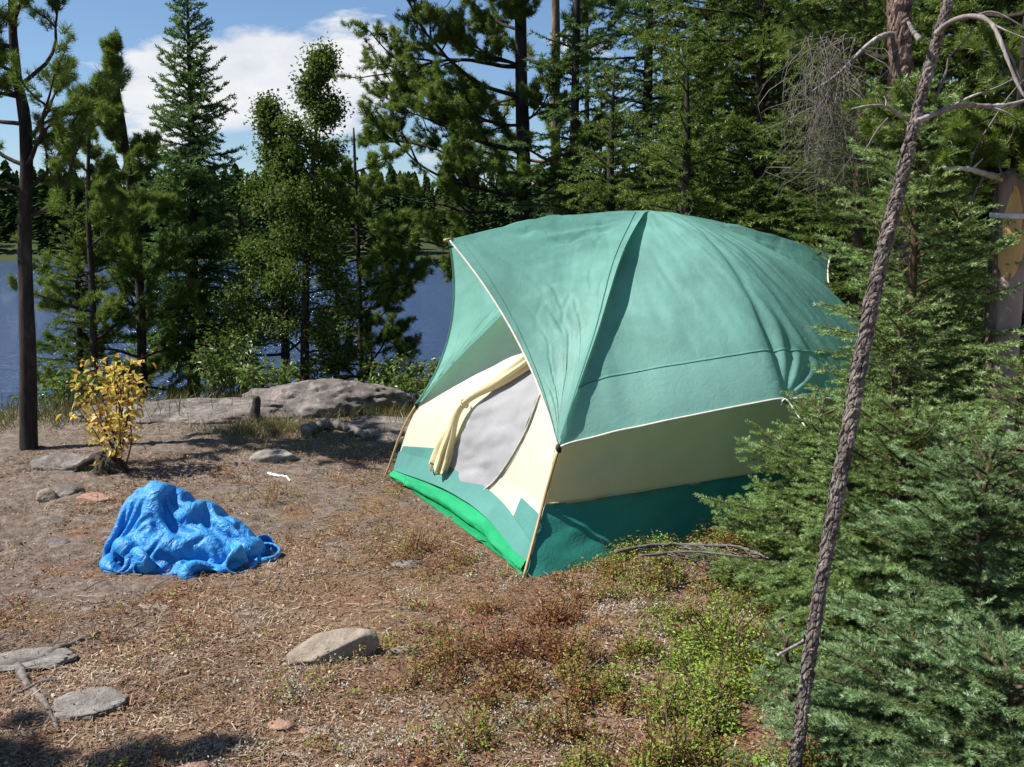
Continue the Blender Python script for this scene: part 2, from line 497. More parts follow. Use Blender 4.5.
def mat_ground():
    m, nt, out = new_mat("ground")
    tc = nd(nt, "ShaderNodeTexCoord")
    v = tc.outputs["Object"]
    n1 = noise(nt, 55, 6, 0.7, v, 0.4)
    n2 = noise(nt, 2.1, 6, 0.62, v, 0.5)
    n3 = noise(nt, 3.3, 7, 0.66, v, 0.3)
    n4 = noise(nt, 160, 3, 0.6, v)
    base = ramp(nt, [(0.28, (0.052, 0.032, 0.022)), (0.45, (0.158, 0.098, 0.063)), (0.58, (0.255, 0.170, 0.112)), (0.72, (0.41, 0.30, 0.21))], n1.outputs["Fac"])
    tintr = ramp(nt, [(0.35, (1.0, 0.80, 0.68)), (0.5, (1.0, 1.0, 1.0)), (0.68, (1.12, 1.12, 0.92))], n2.outputs["Fac"])
    c = mixc(nt, base.outputs[0], tintr.outputs[0], 0.8, "MULTIPLY")
    # bare bedrock towards the back left
    sx = nd(nt, "ShaderNodeSeparateXYZ")
    nt.links.new(v, sx.inputs[0])
    fx = mathn(nt, "MULTIPLY", mathn(nt, "ADD", sx.outputs[0], 0.6), -0.10)
    fy = mathn(nt, "MULTIPLY", mathn(nt, "SUBTRACT", sx.outputs[1], 4.6), 0.05)
    fx = mathn(nt, "MINIMUM", mathn(nt, "MAXIMUM", fx, -0.3), 0.14)
    fy = mathn(nt, "MINIMUM", mathn(nt, "MAXIMUM", fy, -0.1), 0.10)
    bias = mathn(nt, "ADD", fx, fy)
    rm = ramp(nt, [(0.545, (0, 0, 0)), (0.62, (1, 1, 1))], mathn(nt, "ADD", n3.outputs["Fac"], bias))
    rcol = ramp(nt, [(0.32, (0.055, 0.046, 0.040)), (0.5, (0.165, 0.143, 0.126)), (0.68, (0.33, 0.295, 0.262))], noise(nt, 16, 7, 0.7, v, 0.6).outputs["Fac"])
    c = mixc(nt, c, rcol.outputs[0], mathn(nt, "MULTIPLY", rm.outputs[0], 0.70))
    # the far shore is grown over, the land behind is forest floor
    gmask = ramp(nt, [(0.0, (0, 0, 0)), (1.0, (1, 1, 1))], mathn(nt, "MULTIPLY", mathn(nt, "SUBTRACT", sx.outputs[1], 60.0), 0.02, True))
    c = mixc(nt, c, (0.045, 0.060, 0.022), gmask.outputs[0])
    b = nd(nt, "ShaderNodeBsdfPrincipled", Roughness=0.95)
    b.inputs["Specular IOR Level"].default_value = 0.1
    nt.links.new(c, b.inputs["Base Color"])
    h = mathn(nt, "ADD", n1.outputs["Fac"], mathn(nt, "MULTIPLY", n4.outputs["Fac"], 0.4))
    nt.links.new(bump(nt, h, 0.8, 0.02), b.inputs["Normal"])
    nt.links.new(b.outputs[0], out.inputs[0])
    return m


gb = Buf().add(np.stack([GX, GY, GZ], -1), grid_faces(len(gx), len(gy))[:, ::-1])
tag(gb.build("ground", mat_ground()), kind="structure")


def mat_water():
    m, nt, out = new_mat("lake_water")
    tc = nd(nt, "ShaderNodeTexCoord")
    mp = nd(nt, "ShaderNodeMapping")
    mp.inputs["Scale"].default_value = (0.4, 1.6, 1)
    nt.links.new(tc.outputs["Object"], mp.inputs[0])
    n1 = noise(nt, 2.4, 5, 0.62, mp.outputs[0], 0.3)
    n2 = noise(nt, 0.35, 3, 0.5, mp.outputs[0], 0.3)
    b = nd(nt, "ShaderNodeBsdfPrincipled", Roughness=0.12)
    b.inputs["Base Color"].default_value = (0.035, 0.070, 0.16, 1)
    b.inputs["IOR"].default_value = 1.33
    h = mathn(nt, "ADD", n1.outputs["Fac"], n2.outputs["Fac"])
    nt.links.new(bump(nt, h, 1.0, 0.34), b.inputs["Normal"])
    nt.links.new(b.outputs[0], out.inputs[0])
    return m


WZ = -2.0
tag(Buf().add([[-700, 8, WZ], [700, 8, WZ], [700, 330, WZ], [-700, 330, WZ]], np.array([[0, 1, 2, 3]])).build("lake_water", mat_water()), kind="structure")


# ------------------------------------------------------------------ foliage templates
def brush(n, L, nl, nw, r, flat=0.25, a0=40, a1=65):
    x = r.uniform(0, L, n)
    ph = r.uniform(0, 2 * PI, n)
    a = np.radians(r.uniform(a0, a1, n))
    d = np.stack([np.cos(a), np.sin(a) * np.cos(ph), np.sin(a) * np.sin(ph) * (1 - flat) + 0.12], -1)
    d = nrm(d)
    b = np.stack([x, x * 0, x * 0], -1)
    sd = nrm(np.cross(d, r.normal(size=(n, 3)))) * nw / 2
    l = (nl * r.uniform(0.75, 1.1, n) * (1 - 0.35 * (x / L) ** 3))[:, None]
    V = np.stack([b - sd, b + sd, b + d * l], 1).reshape(-1, 3)
    return V, np.arange(n * 3).reshape(-1, 3)


def tuft(n, nl, nw, r, spread=80):
    a = np.radians(spread * np.sqrt(r.uniform(0.02, 1, n)))
    ph = r.uniform(0, 2 * PI, n)
    d = np.stack([np.cos(a), np.sin(a) * np.cos(ph), np.sin(a) * np.sin(ph)], -1)
    b = np.stack([-r.uniform(0, nl * 0.7, n), np.zeros(n), np.zeros(n)], -1)
    sd = nrm(np.cross(d, r.normal(size=(n, 3)))) * nw / 2
    l = (nl * r.uniform(0.75, 1.1, n))[:, None]
    V = np.stack([b - sd, b + sd, b + d * l], 1).reshape(-1, 3)
    return V, np.arange(n * 3).reshape(-1, 3)


def leaf_t(w=0.5, fold=0.12):
    """One ovate leaf of length 1 along x, folded on its midrib."""
    V = np.array([[0, 0, 0], [0.3, w * 0.5, fold], [0.7, w * 0.36, fold * 0.7], [1, 0, -0.08], [0.7, -w * 0.36, fold * 0.7], [0.3, -w * 0.5, fold]])
    return V, np.array([[0, 1, 2, 3], [0, 3, 4, 5]])


tr = np.random.default_rng(5)
BR_NEAR = [brush(62, 0.058, 0.0185, 0.0031, tr, 0.25) for _ in range(5)]
BR_MID = [brush(30, 0.075, 0.023, 0.0055, tr, 0.25) for _ in range(4)]
BR_FAR = [brush(18, 0.11, 0.042, 0.013, tr, 0.25) for _ in range(4)]
TUFT = [tuft(34, 0.080, 0.0055, tr) for _ in range(4)]
TUFT_FAR = [tuft(24, 0.11, 0.010, tr) for _ in range(4)]


def conifer(name, label, cat, loc, H, R, r, temps, seglen, mat, bark, z0=0.3, nb=60, droop=0.35, rise=0.1, tip=0.25,
            spacing=0.05, side=0.5, trunk_r=0.05, prof=0.8, lean=(0, 0), group=None, sub=0.75, low=1.0, hang=0.06, hv=0.13, tgr=0.22, tint0=0.35, azr=None, mint=0.04, scale=1.0, top=None):
    t = thing(name, label, cat, loc, group)
    wood, crown = Buf(), Buf()
    zt = np.linspace(-0.15, 1, 14)
    path = np.stack([lean[0] * zt + 0.02 * np.sin(zt * 5 + r.uniform(0, 6)), lean[1] * zt + 0.02 * np.sin(zt * 4 + r.uniform(0, 6)), zt * H], -1)
    wood.add(*tube(path, trunk_r * (1 - np.clip(zt, 0, 1)) ** 0.8 + 0.004, 9))
    P, D, U, S, T = [], [], [], [], []
    up = np.array([0, 0, 1.0])
    for i in range(nb):
        u = (i + r.uniform(0, 1)) / nb
        h = z0 + (H * 0.985 - z0) * u
        L = R * ((1 - u) ** prof) * r.uniform(0.7, 1.15) * (1 if u > 0.2 else low + (1 - low) * u / 0.2) + 0.03 * H ** 0.3
        if top and h > top:
            continue
        az = i * 2.39996 + r.normal(0, 0.4)
        if azr is not None:
            az = r.uniform(*azr)
        e = (rise + 0.55 * u ** 1.5) + r.normal(0, 0.08)
        dr = droop * (1 - 0.6 * u)
        ns = max(5, int(L / 0.07))
        s = np.linspace(0, 1, ns)
        zz = L * (e * s - dr * s ** 2 + tip * s ** 3)
        wob = 0.05 * L * np.sin(s * r.uniform(2, 5) + r.uniform(0, 6)) * s
        c, sn = math.cos(az), math.sin(az)
        bx = np.interp(h / H, zt, path[:, 0])
        by = np.interp(h / H, zt, path[:, 1])
        pts = np.stack([bx + c * L * s - sn * wob, by + sn * L * s + c * wob, h + zz], -1)
        wood.add(*tube(pts, (0.006 + 0.010 * L) * (1 - s) * scale + 0.0018, 4, False))
        tg = nrm(np.gradient(pts, axis=0))
        nsd = max(3, int(L / spacing))
        for j in range(nsd):
            sj = 0.04 + 0.96 * (j + r.uniform(0, 1)) / nsd
            f = sj * (ns - 1)
            k = min(int(f), ns - 2)
            w = f - k
            p = pts[k] * (1 - w) + pts[k + 1] * w
            tt = tg[k]
            sv = np.cross(tt, up)
            sv = sv / (np.linalg.norm(sv) + 1e-9)
            sg = 1 if j % 2 else -1
            tl = L * side * (1 - sj) ** 0.75 * r.uniform(0.6, 1.1) + mint
            if sj < 0.15:
                tl *= 0.5 + 0.5 * sj / 0.15
            a = math.radians(r.uniform(38, 62))
            d = tt * math.cos(a) + sv * sg * math.sin(a) + up * r.normal(-hang, hv)
            d = d / np.linalg.norm(d)
            nseg = max(1, int(round(tl / (seglen * 0.8))))
            for q in range(nseg):
                pp = p + d * (q * seglen * 0.8)
                fq = (q + 1) / nseg
                P.append(pp)
                D.append(d)
                U.append(up + r.normal(0, 0.25, 3))
                S.append(r.uniform(0.85, 1.15))
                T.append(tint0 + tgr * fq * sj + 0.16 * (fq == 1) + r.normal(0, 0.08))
                if sub and nseg > 1:
                    for sg2 in (-1, 1):
                        if r.uniform() < sub:
                            d2 = d * 0.72 + np.cross(d, up) * sg2 * 0.65 + up * r.normal(-0.03, 0.12)
                            P.append(pp + d * seglen * 0.3)
                            D.append(d2)
                            U.append(up + r.normal(0, 0.25, 3))
                            S.append(r.uniform(0.75, 1.05))
                            T.append(tint0 + tgr * fq * sj + 0.10 + r.normal(0, 0.08))
                d = d + up * r.normal(-0.02, 0.05)
                d = d / np.linalg.norm(d)
        na = max(2, int(L / (seglen * 0.8)))
        for q in range(na):
            f = (q + 0.3) / na * (ns - 1)
            k = min(int(f), ns - 2)
            P.append(pts[k] + (pts[k + 1] - pts[k]) * (f - k))
            D.append(tg[k])
            U.append(up)
            S.append(1.1)
            T.append(tint0 + 0.25 * q / na)
    for q in range(int(min(H, top or H) / 0.035)):
        h = z0 + (min(H, top or H) - z0) * r.uniform()
        a = r.uniform(0, 2 * PI)
        d = np.array([math.cos(a), math.sin(a), r.normal(0.25, 0.3)])
        p = np.array([np.interp(h / H, zt, path[:, 0]), np.interp(h / H, zt, path[:, 1]), h])
        for k in range(2):
            P.append(p + d * seglen * 0.8 * k)
            D.append(d)
            U.append(up)
            S.append(r.uniform(0.8, 1.1))
            T.append(tint0 + r.normal(0, 0.08))
    # leader
    for q in range(max(2, int(0.3 * R / seglen) + 2)):
        P.append(path[-1] - np.array([0, 0, seglen * 0.7 * q]))
        D.append(up)
        U.append(np.array([1.0, 0, 0]))
        S.append(1.1)
        T.append(tint0 + 0.3)
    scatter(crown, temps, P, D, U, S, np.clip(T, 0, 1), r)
    wood.build("trunk", bark, t)
    crown.build("crown", mat, t, smooth=False)
    return t


def branchy(P0, d, L, r, depth, out, rad, wig=0.25, lift=0.1, fork=(3, 5), ratio=0.5, spread=55, wood=None):
    """A limb with limbs: fills out with (point, direction, tipness)."""
    n = max(4, int(L / 0.09))
    pts = [np.array(P0, float)]
    dd = np.array(d, float)
    dirs = []
    for i in range(n):
        dd = nrm(dd + r.normal(0, wig / math.sqrt(n), 3) + np.array([0, 0, lift / n]))
        pts.append(pts[-1] + dd * L / n)
        dirs.append(dd)
    pts = np.array(pts)
    s = np.linspace(0, 1, n + 1)
    if wood is not None:
        wood.add(*tube(pts, rad * (1 - 0.8 * s) + 0.0015, 6 if rad > 0.015 else 4, False))
    if depth == 0:
        for i in range(n):
            if (i + 1) / n > 0.15:
                out.append((pts[i + 1], dirs[i], (i + 1) / n))
        return
    for q in range(r.integers(*fork) + int(L * 2)):
        f = r.uniform(0.22, 1.0)
        i = min(int(f * n), n - 1)
        a = math.radians(r.uniform(0.6, 1.1) * spread)
        pv = nrm(np.cross(dirs[i], r.normal(size=3)))
        pv[2] *= 0.5
        nd_ = nrm(dirs[i] * math.cos(a) + pv * math.sin(a) + np.array([0, 0, 0.12]))
        branchy(pts[i], nd_, L * ratio * (1.15 - 0.5 * f) * r.uniform(0.7, 1.2), r, depth - 1, out, rad * 0.45, wig, lift, fork, ratio, spread, wood)
    branchy(pts[-1], dirs[-1], L * 0.3, r, 0, out, rad * 0.2, wig, lift, fork, ratio, spread, wood)


def pine(name, label, loc, path, trunk_r, limbs, r, temps, mat, bark, group=None, step=1, dens=2, depth=1, tsc=1.0, cat="pine tree", sp=55):
    """path: trunk points relative to loc; limbs: (height, azimuth deg, elevation deg, length)."""
    t = thing(name, label, cat, loc, group)
    wood, crown = Buf(), Buf()
    pp = smooth_path(path, 30)
    s = np.linspace(0, 1, 30)
    V, Fc = tube(pp, trunk_r * (1 - 0.75 * s), 14)
    wood.add(V + 0.10 * trunk_r * fbm(V * np.array([14, 14, 5.0]), 3, 3)[:, None] * nrm(V - np.repeat(np.concatenate([pp, pp[:1], pp[-1:]]), [14] * 30 + [1, 1], 0) + 1e-9), Fc)
    out = []
    for (h, az, el, L) in limbs:
        i = int(np.argmin(abs(pp[:, 2] - h)))
        a, e = math.radians(az), math.radians(el)
        branchy(pp[i], (math.cos(a) * math.cos(e), math.sin(a) * math.cos(e), math.sin(e)), L, r, depth, out, 0.006 + 0.012 * L, 0.35, 0.25, (3, 6), 0.45, sp, wood)
    P, D, T = [], [], []
    for (p, d, f) in out:
        for _ in range(dens):
            P.append(p + r.normal(0, 0.02, 3))
            D.append(nrm(d + r.normal(0, 0.45, 3) + np.array([0, 0, 0.25])))
            T.append(0.35 + 0.3 * f + r.normal(0, 0.14))
    scatter(crown, temps, P, D, r.normal(size=(len(P), 3)), r.uniform(0.8, 1.2, len(P)) * tsc, np.clip(T, 0, 1), r)
    wood.build("trunk", bark, t)
    crown.build("crown", mat, t, smooth=False)
    return t


def broadleaf(name, label, cat, loc, path, trunk_r, limbs, r, mat, bark, lsize=0.05, dens=6, group=None, depth=1, lw=0.62, jit=0.06):
    t = thing(name, label, cat, loc, group)
    wood, crown = Buf(), Buf()
    pp = smooth_path(path, 24)
    s = np.linspace(0, 1, 24)
    wood.add(*tube(pp, trunk_r * (1 - 0.85 * s), 10))
    out = []
    for (h, az, el, L) in limbs:
        i = int(np.argmin(abs(pp[:, 2] - h)))
        a, e = math.radians(az), math.radians(el)
        branchy(pp[i], (math.cos(a) * math.cos(e), math.sin(a) * math.cos(e), math.sin(e)), L, r, depth, out, 0.006 + 0.012 * L, 0.4, 0.1, (3, 5), 0.5, 55, wood)
    P, D, T, Z = [], [], [], []
    for (p, d, f) in out:
        for _ in range(dens):
            P.append(p + r.normal(0, jit, 3))
            D.append(nrm(d * 0.3 + r.normal(0, 0.6, 3) - np.array([0, 0, 0.25])))
            Z.append(np.array([0, 0, 1.0]) + r.normal(0, 0.6, 3))
            T.append(0.45 + r.normal(0, 0.2))
    tV, tF = leaf_t(lw)
    scatter(crown, [(tV, tF)], P, D, Z, r.uniform(0.7, 1.25, len(P)) * lsize, np.clip(T, 0, 1), r)
    wood.build("trunk", bark, t)
    crown.build("crown", mat, t, smooth=False)
    return t


# ------------------------------------------------------------------ TENT
TW, TL, TC = 2.14, 2.80, 1.30
TO = np.array([0.06, 4.55, 0.0])
EU = np.array([0.915, 0.403, 0.0]); EU /= np.linalg.norm(EU)
EV = np.array([-EU[1], EU[0], 0.0])
PEAK = np.array([TC, TW / 2, 1.72])


def pole(corner, tab):
    tab = smooth_path(np.array(tab, float), 80)
    C = np.array([*corner, 0.0])
    k, z = tab[:, 0], np.maximum.accumulate(tab[:, 1])
    pts = C[None] + (PEAK - C)[None] * k[:, None]
    pts[:, 2] = z
    return pts


P_FR = pole((0, 0), [(0, 0), (.25, .58), (.54, 1.095), (.72, 1.46), (.915, 1.68), (1, 1.72)])
_ct = np.array([-TO @ EU, -TO @ EV, CAM_Z])
P_FR = P_FR + (0.30 * np.sin(PI * np.clip((P_FR[:, 2] - 0.30) / 1.45, 0, 1)) ** 0.9)[:, None] * nrm(_ct - P_FR)
P_FL = pole((0, TW), [(0, 0), (.12, .50), (.42, 1.05), (.68, 1.46), (.9, 1.68), (1, 1.72)])
P_RR = pole((TL, 0), [(0, 0), (.12, .58), (.35, 1.10), (.55, 1.42), (.82, 1.65), (1, 1.72)])
P_RL = pole((TL, TW), [(0, 0), (.12, .50), (.38, 1.05), (.66, 1.46), (.9, 1.68), (1, 1.72)])


def at_h(pl, z):
    z = np.asarray(z, float)
    return np.stack([np.interp(z, pl[:, 2] + np.arange(80) * 1e-9, pl[:, c]) for c in range(3)], -1)


tent = thing("tent", "teal and cream dome tent pitched on the rocky clearing", "tent", TO)


def tl(P):
    """tent coordinates (u, v, z) to the tent's local space (world-aligned axes)."""
    P = np.asarray(P, float)
    return P[..., 0:1] * EU + P[..., 1:2] * EV + P[..., 2:3] * np.array([0, 0, 1.0])


def patch(fn, nu, nv, th=0.0):
    a, b = np.meshgrid(np.linspace(0, 1, nu), np.linspace(0, 1, nv), indexing="ij")
    return tl(fn(a, b)), grid_faces(nu, nv)


def wall_front(s, z, out=0.0):
    """s = 0 at the right pole, 1 at the left one."""
    A, B = at_h(P_FR, z), at_h(P_FL, z)
    P = A + (B - A) * s[..., None]
    sag = 0.10 * np.sin(PI * s) * np.exp(-((z - 0.1) / 0.5) ** 2)
    wr = 0.010 * fbm(v3(s * 9 + z * 3, z * 3.5), 3, 61) + 0.012 * np.sin(PI * s) * fbm(v3(s * 3, z * 2), 2, 62)
    P = P.copy()
    P[..., 0] += sag + wr - out
    P[..., 2] -= 0.3 * (wr)
    return P


# invert: photo outlines on the front wall are read as (s, z) on its surface
def _proj(s_, z_):
    W_ = tl(wall_front(s_, z_)) + TO - np.array([0, 0, CAM_Z])
    dep = W_[..., 1] * CP - W_[..., 2] * SP
    return np.stack([512 + F * W_[..., 0] / dep, 383.5 - F * (W_[..., 1] * SP + W_[..., 2] * CP) / dep], -1)


_ss, _zz = np.meshgrid(np.linspace(0, 1, 161), np.linspace(0, 1.6, 241), indexing="ij")
_PP = _proj(_ss, _zz)


def on_front(px, py):
    k = np.argmin(((_PP - [px, py]) ** 2).sum(-1))
    q = np.array([_ss.ravel()[k], _zz.ravel()[k]])
    for _ in range(6):
        p0, pa, pb = _proj(np.array([q[0], q[0] + .01, q[0]]), np.array([q[1], q[1], q[1] + .01]))
        J = np.stack([(pa - p0) / .01, (pb - p0) / .01], 1)
        d = np.linalg.lstsq(J, np.array([px, py]) - p0, rcond=None)[0]
        q = q + np.clip(d, -0.01, 0.01)
    return float(np.clip(q[0], 0.0, 1.0)), float(max(q[1], 0.0))


def zpatch(right_px, left_px, n=40, m=30, out=0.004, fn=wall_front):
    """A piece of the front wall between two outlines, each a list of photo points from low to high."""
    A = np.array([on_front(*p) for p in right_px])
    B = np.array([on_front(*p) for p in left_px])
    z0a, z0b = A[0, 1], B[0, 1]
    ta = np.linspace(0, 1, n)
    da = np.concatenate([[0], np.cumsum(np.hypot(*np.diff(A, axis=0).T))]); da /= da[-1]
    db = np.concatenate([[0], np.cumsum(np.hypot(*np.diff(B, axis=0).T))]); db /= db[-1]
    ra = np.stack([np.interp(ta, da, A[:, c]) for c in (0, 1)], -1)
    rb = np.stack([np.interp(ta, db, B[:, c]) for c in (0, 1)], -1)
    w = np.linspace(0, 1, m)[None, :, None]
    q = ra[:, None] * (1 - w) + rb[:, None] * w
    return tl(fn(q[..., 0], q[..., 1], out)), grid_faces(n, m)


# front wall: cream
def f_front(a, b):
    z = 0.07 + 0.05 * np.sin(PI * a) + b * 1.45
    return wall_front(a, z)


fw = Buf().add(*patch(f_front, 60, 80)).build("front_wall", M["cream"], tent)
# teal corner pieces and hem strip of the front
V1, F1 = zpatch([(444, 489), (436, 470), (438, 448)], [(386, 483), (395, 464), (404, 446)], 20, 20, 0.007)
lf = Buf().add(V1, F1).build("corner_panel", M["frontskirt"], fw)
V1, F1 = zpatch([(527, 574), (536, 540), (543, 517)], [(505, 553), (511, 525), (522, 497)], 20, 20, 0.005)
Buf().add(V1, F1).build("corner_panel", M["frontskirt"], fw)


def f_strip(a, b):
    z = 0.066 + 0.05 * np.sin(PI * a) + b * (0.075 + 0.05 * a)
    return wall_front(a, z, 0.010 + 0.05 * (1 - b) * np.sin(PI * a) ** 0.5)


Buf().add(*patch(f_strip, 60, 6)).build("hem_strip", M["frontskirt"], fw)
# door screen
V1, F1 = zpatch([(484, 491), (497, 480), (510, 462), (524, 438), (535, 412), (545, 386), (552, 360), (550, 340)],
                [(440, 474), (447, 462), (455, 448), (466, 430), (478, 408), (500, 385), (525, 360), (540, 335)], 50, 34, 0.008,
                lambda s, z, o: wall_front(s, z, o + 0.028 * np.abs(fbm(v3(s * 6 + z * 9, z * 2 - s * 2), 3, 71))))
scr = Buf().add(V1, F1).build("door_screen", M["screen"], fw)
V1, F1 = zpatch([(491, 497), (484, 491)], [(436, 474), (440, 472)], 4, 24, 0.012)
# zip line around the door
zp = [on_front(*p) for p in [(484, 491), (497, 480), (510, 462), (524, 438), (535, 412), (545, 386), (552, 360)]]
zp = smooth_path(np.array(zp), 40)
zV = tl(wall_front(zp[:, 0], zp[:, 1], 0.014))
Buf().add(*tube(zV, 0.0035, 6)).build("zip", M["piping"], scr)


# tied-back door flap: a gathered roll that fans out below its tie
def flap():
    top, mid, low = np.array(on_front(556, 345)), np.array(on_front(474, 402)), np.array(on_front(446, 468))
    path = smooth_path(np.array([top, (top + mid) / 2 + [0.0, 0.01], mid, (mid + low) / 2, low]), 60)
    C = tl(wall_front(path[:, 0], path[:, 1], 0.055))
    s = np.linspace(0, 1, 60)
    wid = 0.66 * np.where(s < 0.5, 0.055 - 0.034 * sst(0.25, 0.5, s), 0.021 + 0.10 * sst(0.5, 1.0, s))
    dep = np.where(s < 0.5, 0.035 - 0.015 * sst(0.25, 0.5, s), 0.020 + 0.020 * sst(0.5, 0.9, s))
    tg = nrm(np.gradient(C, axis=0))
    nv = nrm(tl(np.array([[-1.0, 0, 0.35]])))
    sd = nrm(np.cross(tg, nv))
    nn = np.cross(sd, tg)
    th = np.linspace(0, 2 * PI, 64, endpoint=False)
    pl = 1 + 0.30 * np.sin(th * 6 + 1)[None, :] * sst(0.15, 0.4, abs(s - 0.5))[:, None] + 0.14 * np.sin(th * 11)[None, :] * sst(0.1, 0.4, s - 0.5)[:, None]
    V = C[:, None] + (wid[:, None] * pl * np.cos(th)[None])[..., None] * sd[:, None] + (dep[:, None] * pl * np.sin(th)[None])[..., None] * nn[:, None]
    V[-1] += (0.03 * np.sin(th * 3) + 0.02 * np.cos(th))[:, None] * tg[-1]
    return V.reshape(-1, 3), grid_faces(60, 64, True), C[30], tg[30], sd[30], nn[30]


fV, fF, tc_, tt_, ts_, tn_ = flap()
fl = Buf().add(fV, fF).build("door_flap", M["flap"], fw)
th = np.linspace(0, 2 * PI, 28)
Buf().add(*tube(tc_ + 0.027 * np.cos(th)[:, None] * ts_ + 0.026 * np.sin(th)[:, None] * tn_, 0.006, 6)).build("tie", M["flap"], fl)


# side and rear walls, with a green skirt
CR = 0.425


def tri_(a, cr=CR):
    t = np.where(a < cr, a / cr, (1 - a) / (1 - cr))
    return 0.55 * t + 0.45 * np.sin(PI / 2 * t)


def wall(PA, PB, s, z, bulge, base_out=0.0, seed=0):
    A, B = at_h(PA, z), at_h(PB, z)
    P = (A + (B - A) * s[..., None]).copy()
    c = (A + B) / 2
    n = np.array([TC, TW / 2, 0]) - (at_h(PA, 0.0) + at_h(PB, 0.0)) / 2
    n[2] = 0
    n = n / np.linalg.norm(n)
    lean = ((P - at_h(PA, 0.0)) @ n)
    w = tri_(s)
    P -= (bulge * w * lean)[..., None] * n
    P += (0.03 * sst(0.4, 0.6, z) + 0.03 * np.exp(-((s - 0.08) / 0.1) ** 2) * sst(0.3, 0.55, z))[..., None] * n
    wr = 0.007 * fbm(v3(s * 10 + z * 4, z * 4), 3, 80 + seed) + 0.006 * fbm(v3((s * 20 - z * 14), (s + z) * 3), 2, 81 + seed)
    P += wr[..., None] * n
    return P


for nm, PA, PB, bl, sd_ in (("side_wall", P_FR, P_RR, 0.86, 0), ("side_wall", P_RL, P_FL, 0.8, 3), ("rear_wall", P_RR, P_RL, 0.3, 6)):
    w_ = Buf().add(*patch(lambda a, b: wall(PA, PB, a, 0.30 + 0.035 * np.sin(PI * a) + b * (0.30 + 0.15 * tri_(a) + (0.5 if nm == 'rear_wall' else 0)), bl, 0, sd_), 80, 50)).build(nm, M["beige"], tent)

    def f_sk(a, b):
        P = wall(PA, PB, a, 0.005 + b * (0.31 + 0.035 * np.sin(PI * a)), bl, 0, sd_)
        n = np.array([TC, TW / 2, 0]) - (at_h(PA, 0.0) + at_h(PB, 0.0)) / 2
        n = n / np.linalg.norm(n)
        P = P - (0.006 + (0.075 * np.sin(PI * a) ** 0.5 * (1 - b) ** 2 + 0.022 * fbm(v3(a * 16 + b * 3, b * 2), 3, 90 + sd_)))[..., None] * n
        return P
    Buf().add(*patch(f_sk, 90, 24)).build("skirt", M["skirt"], w_)
    zz_ = np.linspace(0, 1, 60)
    ln = wall(PA, PB, zz_, 0.315 + 0.035 * np.sin(PI * zz_), bl, 0, sd_)
    n = np.array([TC, TW / 2, 0]) - (at_h(PA, 0.0) + at_h(PB, 0.0)) / 2
    n = n / np.linalg.norm(n)
    Buf().add(*tube(tl(ln - n * 0.014), 0.004, 6)).build("seam_piping", M["beige"], w_)

# groundsheet with its bright raised lip below the front hem
def f_lip(a, b):
    s = 0.01 + 0.98 * a
    z = 0.006 + b * (0.062 + 0.050 * np.sin(PI * s))
    P = wall_front(s, np.maximum(z, 0.001), 0.0)
    bul = (0.055 * np.sin(PI * b ** 0.8) * np.sin(PI * s) ** 0.5 + 0.034 * fbm(v3(s * 9, b * 1.8), 4, 97, 0.6) * np.sin(PI * b))
    P[..., 0] -= bul + 0.016
    P[..., 2] = z
    return P


fb = Buf().add(*patch(f_lip, 90, 16))
fb.add(tl(np.array([[0.02, 0.02, 0.004], [TL, 0.02, 0.004], [TL, TW, 0.004], [0.02, TW, 0.004]])), np.array([[0, 1, 2, 3]]))
fb.build("groundsheet", M["floor"], tent)
for px, py in ((411, 484), (489, 543)):
    s_, z_ = on_front(px, py)
    p0 = tl(wall_front(np.array([s_]), np.array([z_]), 0.035))[0]
    Buf().add(*tube(np.array([p0, p0 + EV * 0.03 - EU * 0.02 + [0, 0, 0.004], p0 + EV * 0.085 - EU * 0.035 + [0, 0, -0.012]]), [0.008, 0.010, 0.005], 6)).build("strap", M["black"], tent)

# rain fly ---------------------------------------------------------------
iFR = int(np.argmin(abs(P_FR[:, 2] - 0.58)))
iFL = int(np.argmin(abs(P_FL[:, 2] - 0.50)))
iRR = int(np.argmin(abs(P_RR[:, 2] - 0.60)))
iRL = int(np.argmin(abs(P_RL[:, 2] - 0.55)))
TIPF = np.array([0.03, TW / 2, 1.575])
TIPR = np.array([2.68, TW / 2, 1.47])
OUTW = 0.025


def sub_pole(pl, i0, w):
    idx = i0 + w * (79 - i0)
    P = np.stack([np.interp(idx, np.arange(80), pl[:, c]) for c in range(3)], -1)
    d = P - np.array([TC, TW / 2, 0.3])
    return P + OUTW * nrm(d)


def edge(pl, i0, tip, off, w):
    J = sub_pole(pl, i0, np.array(0.0))
    return J + (tip - J) * w[..., None] + (4 * w * (1 - w))[..., None] * np.array(off)


def f_awn(pl, i0, tip, off, seed, sgn):
    def fn(a, b):
        E = edge(pl, i0, tip, off, a)
        Q = sub_pole(pl, i0, a)
        P = E + (Q - E) * b[..., None]
        mid = np.sin(PI * b)
        top = a ** 4
        P = P.copy()
        P[..., 2] += 0.045 * mid * top - 0.020 * mid * (1 - top)
        wr = 0.016 * fbm(v3(a * 5 + b * 2, b * 6), 4, seed, 0.6) + 0.012 * fbm(v3(a * 26 + b * 5, b * 3 - a * 4), 3, seed + 1) * (0.3 + b) - 0.012 * (1 - np.minimum(np.abs(vn(v3(a * 4 - b * 3, b * 9 + a * 5), seed + 2)) / 0.18, 1))
        P[..., 2] += wr * mid
        P[..., 0] += sgn * 0.5 * wr * mid
        return P
    return fn


fly = None


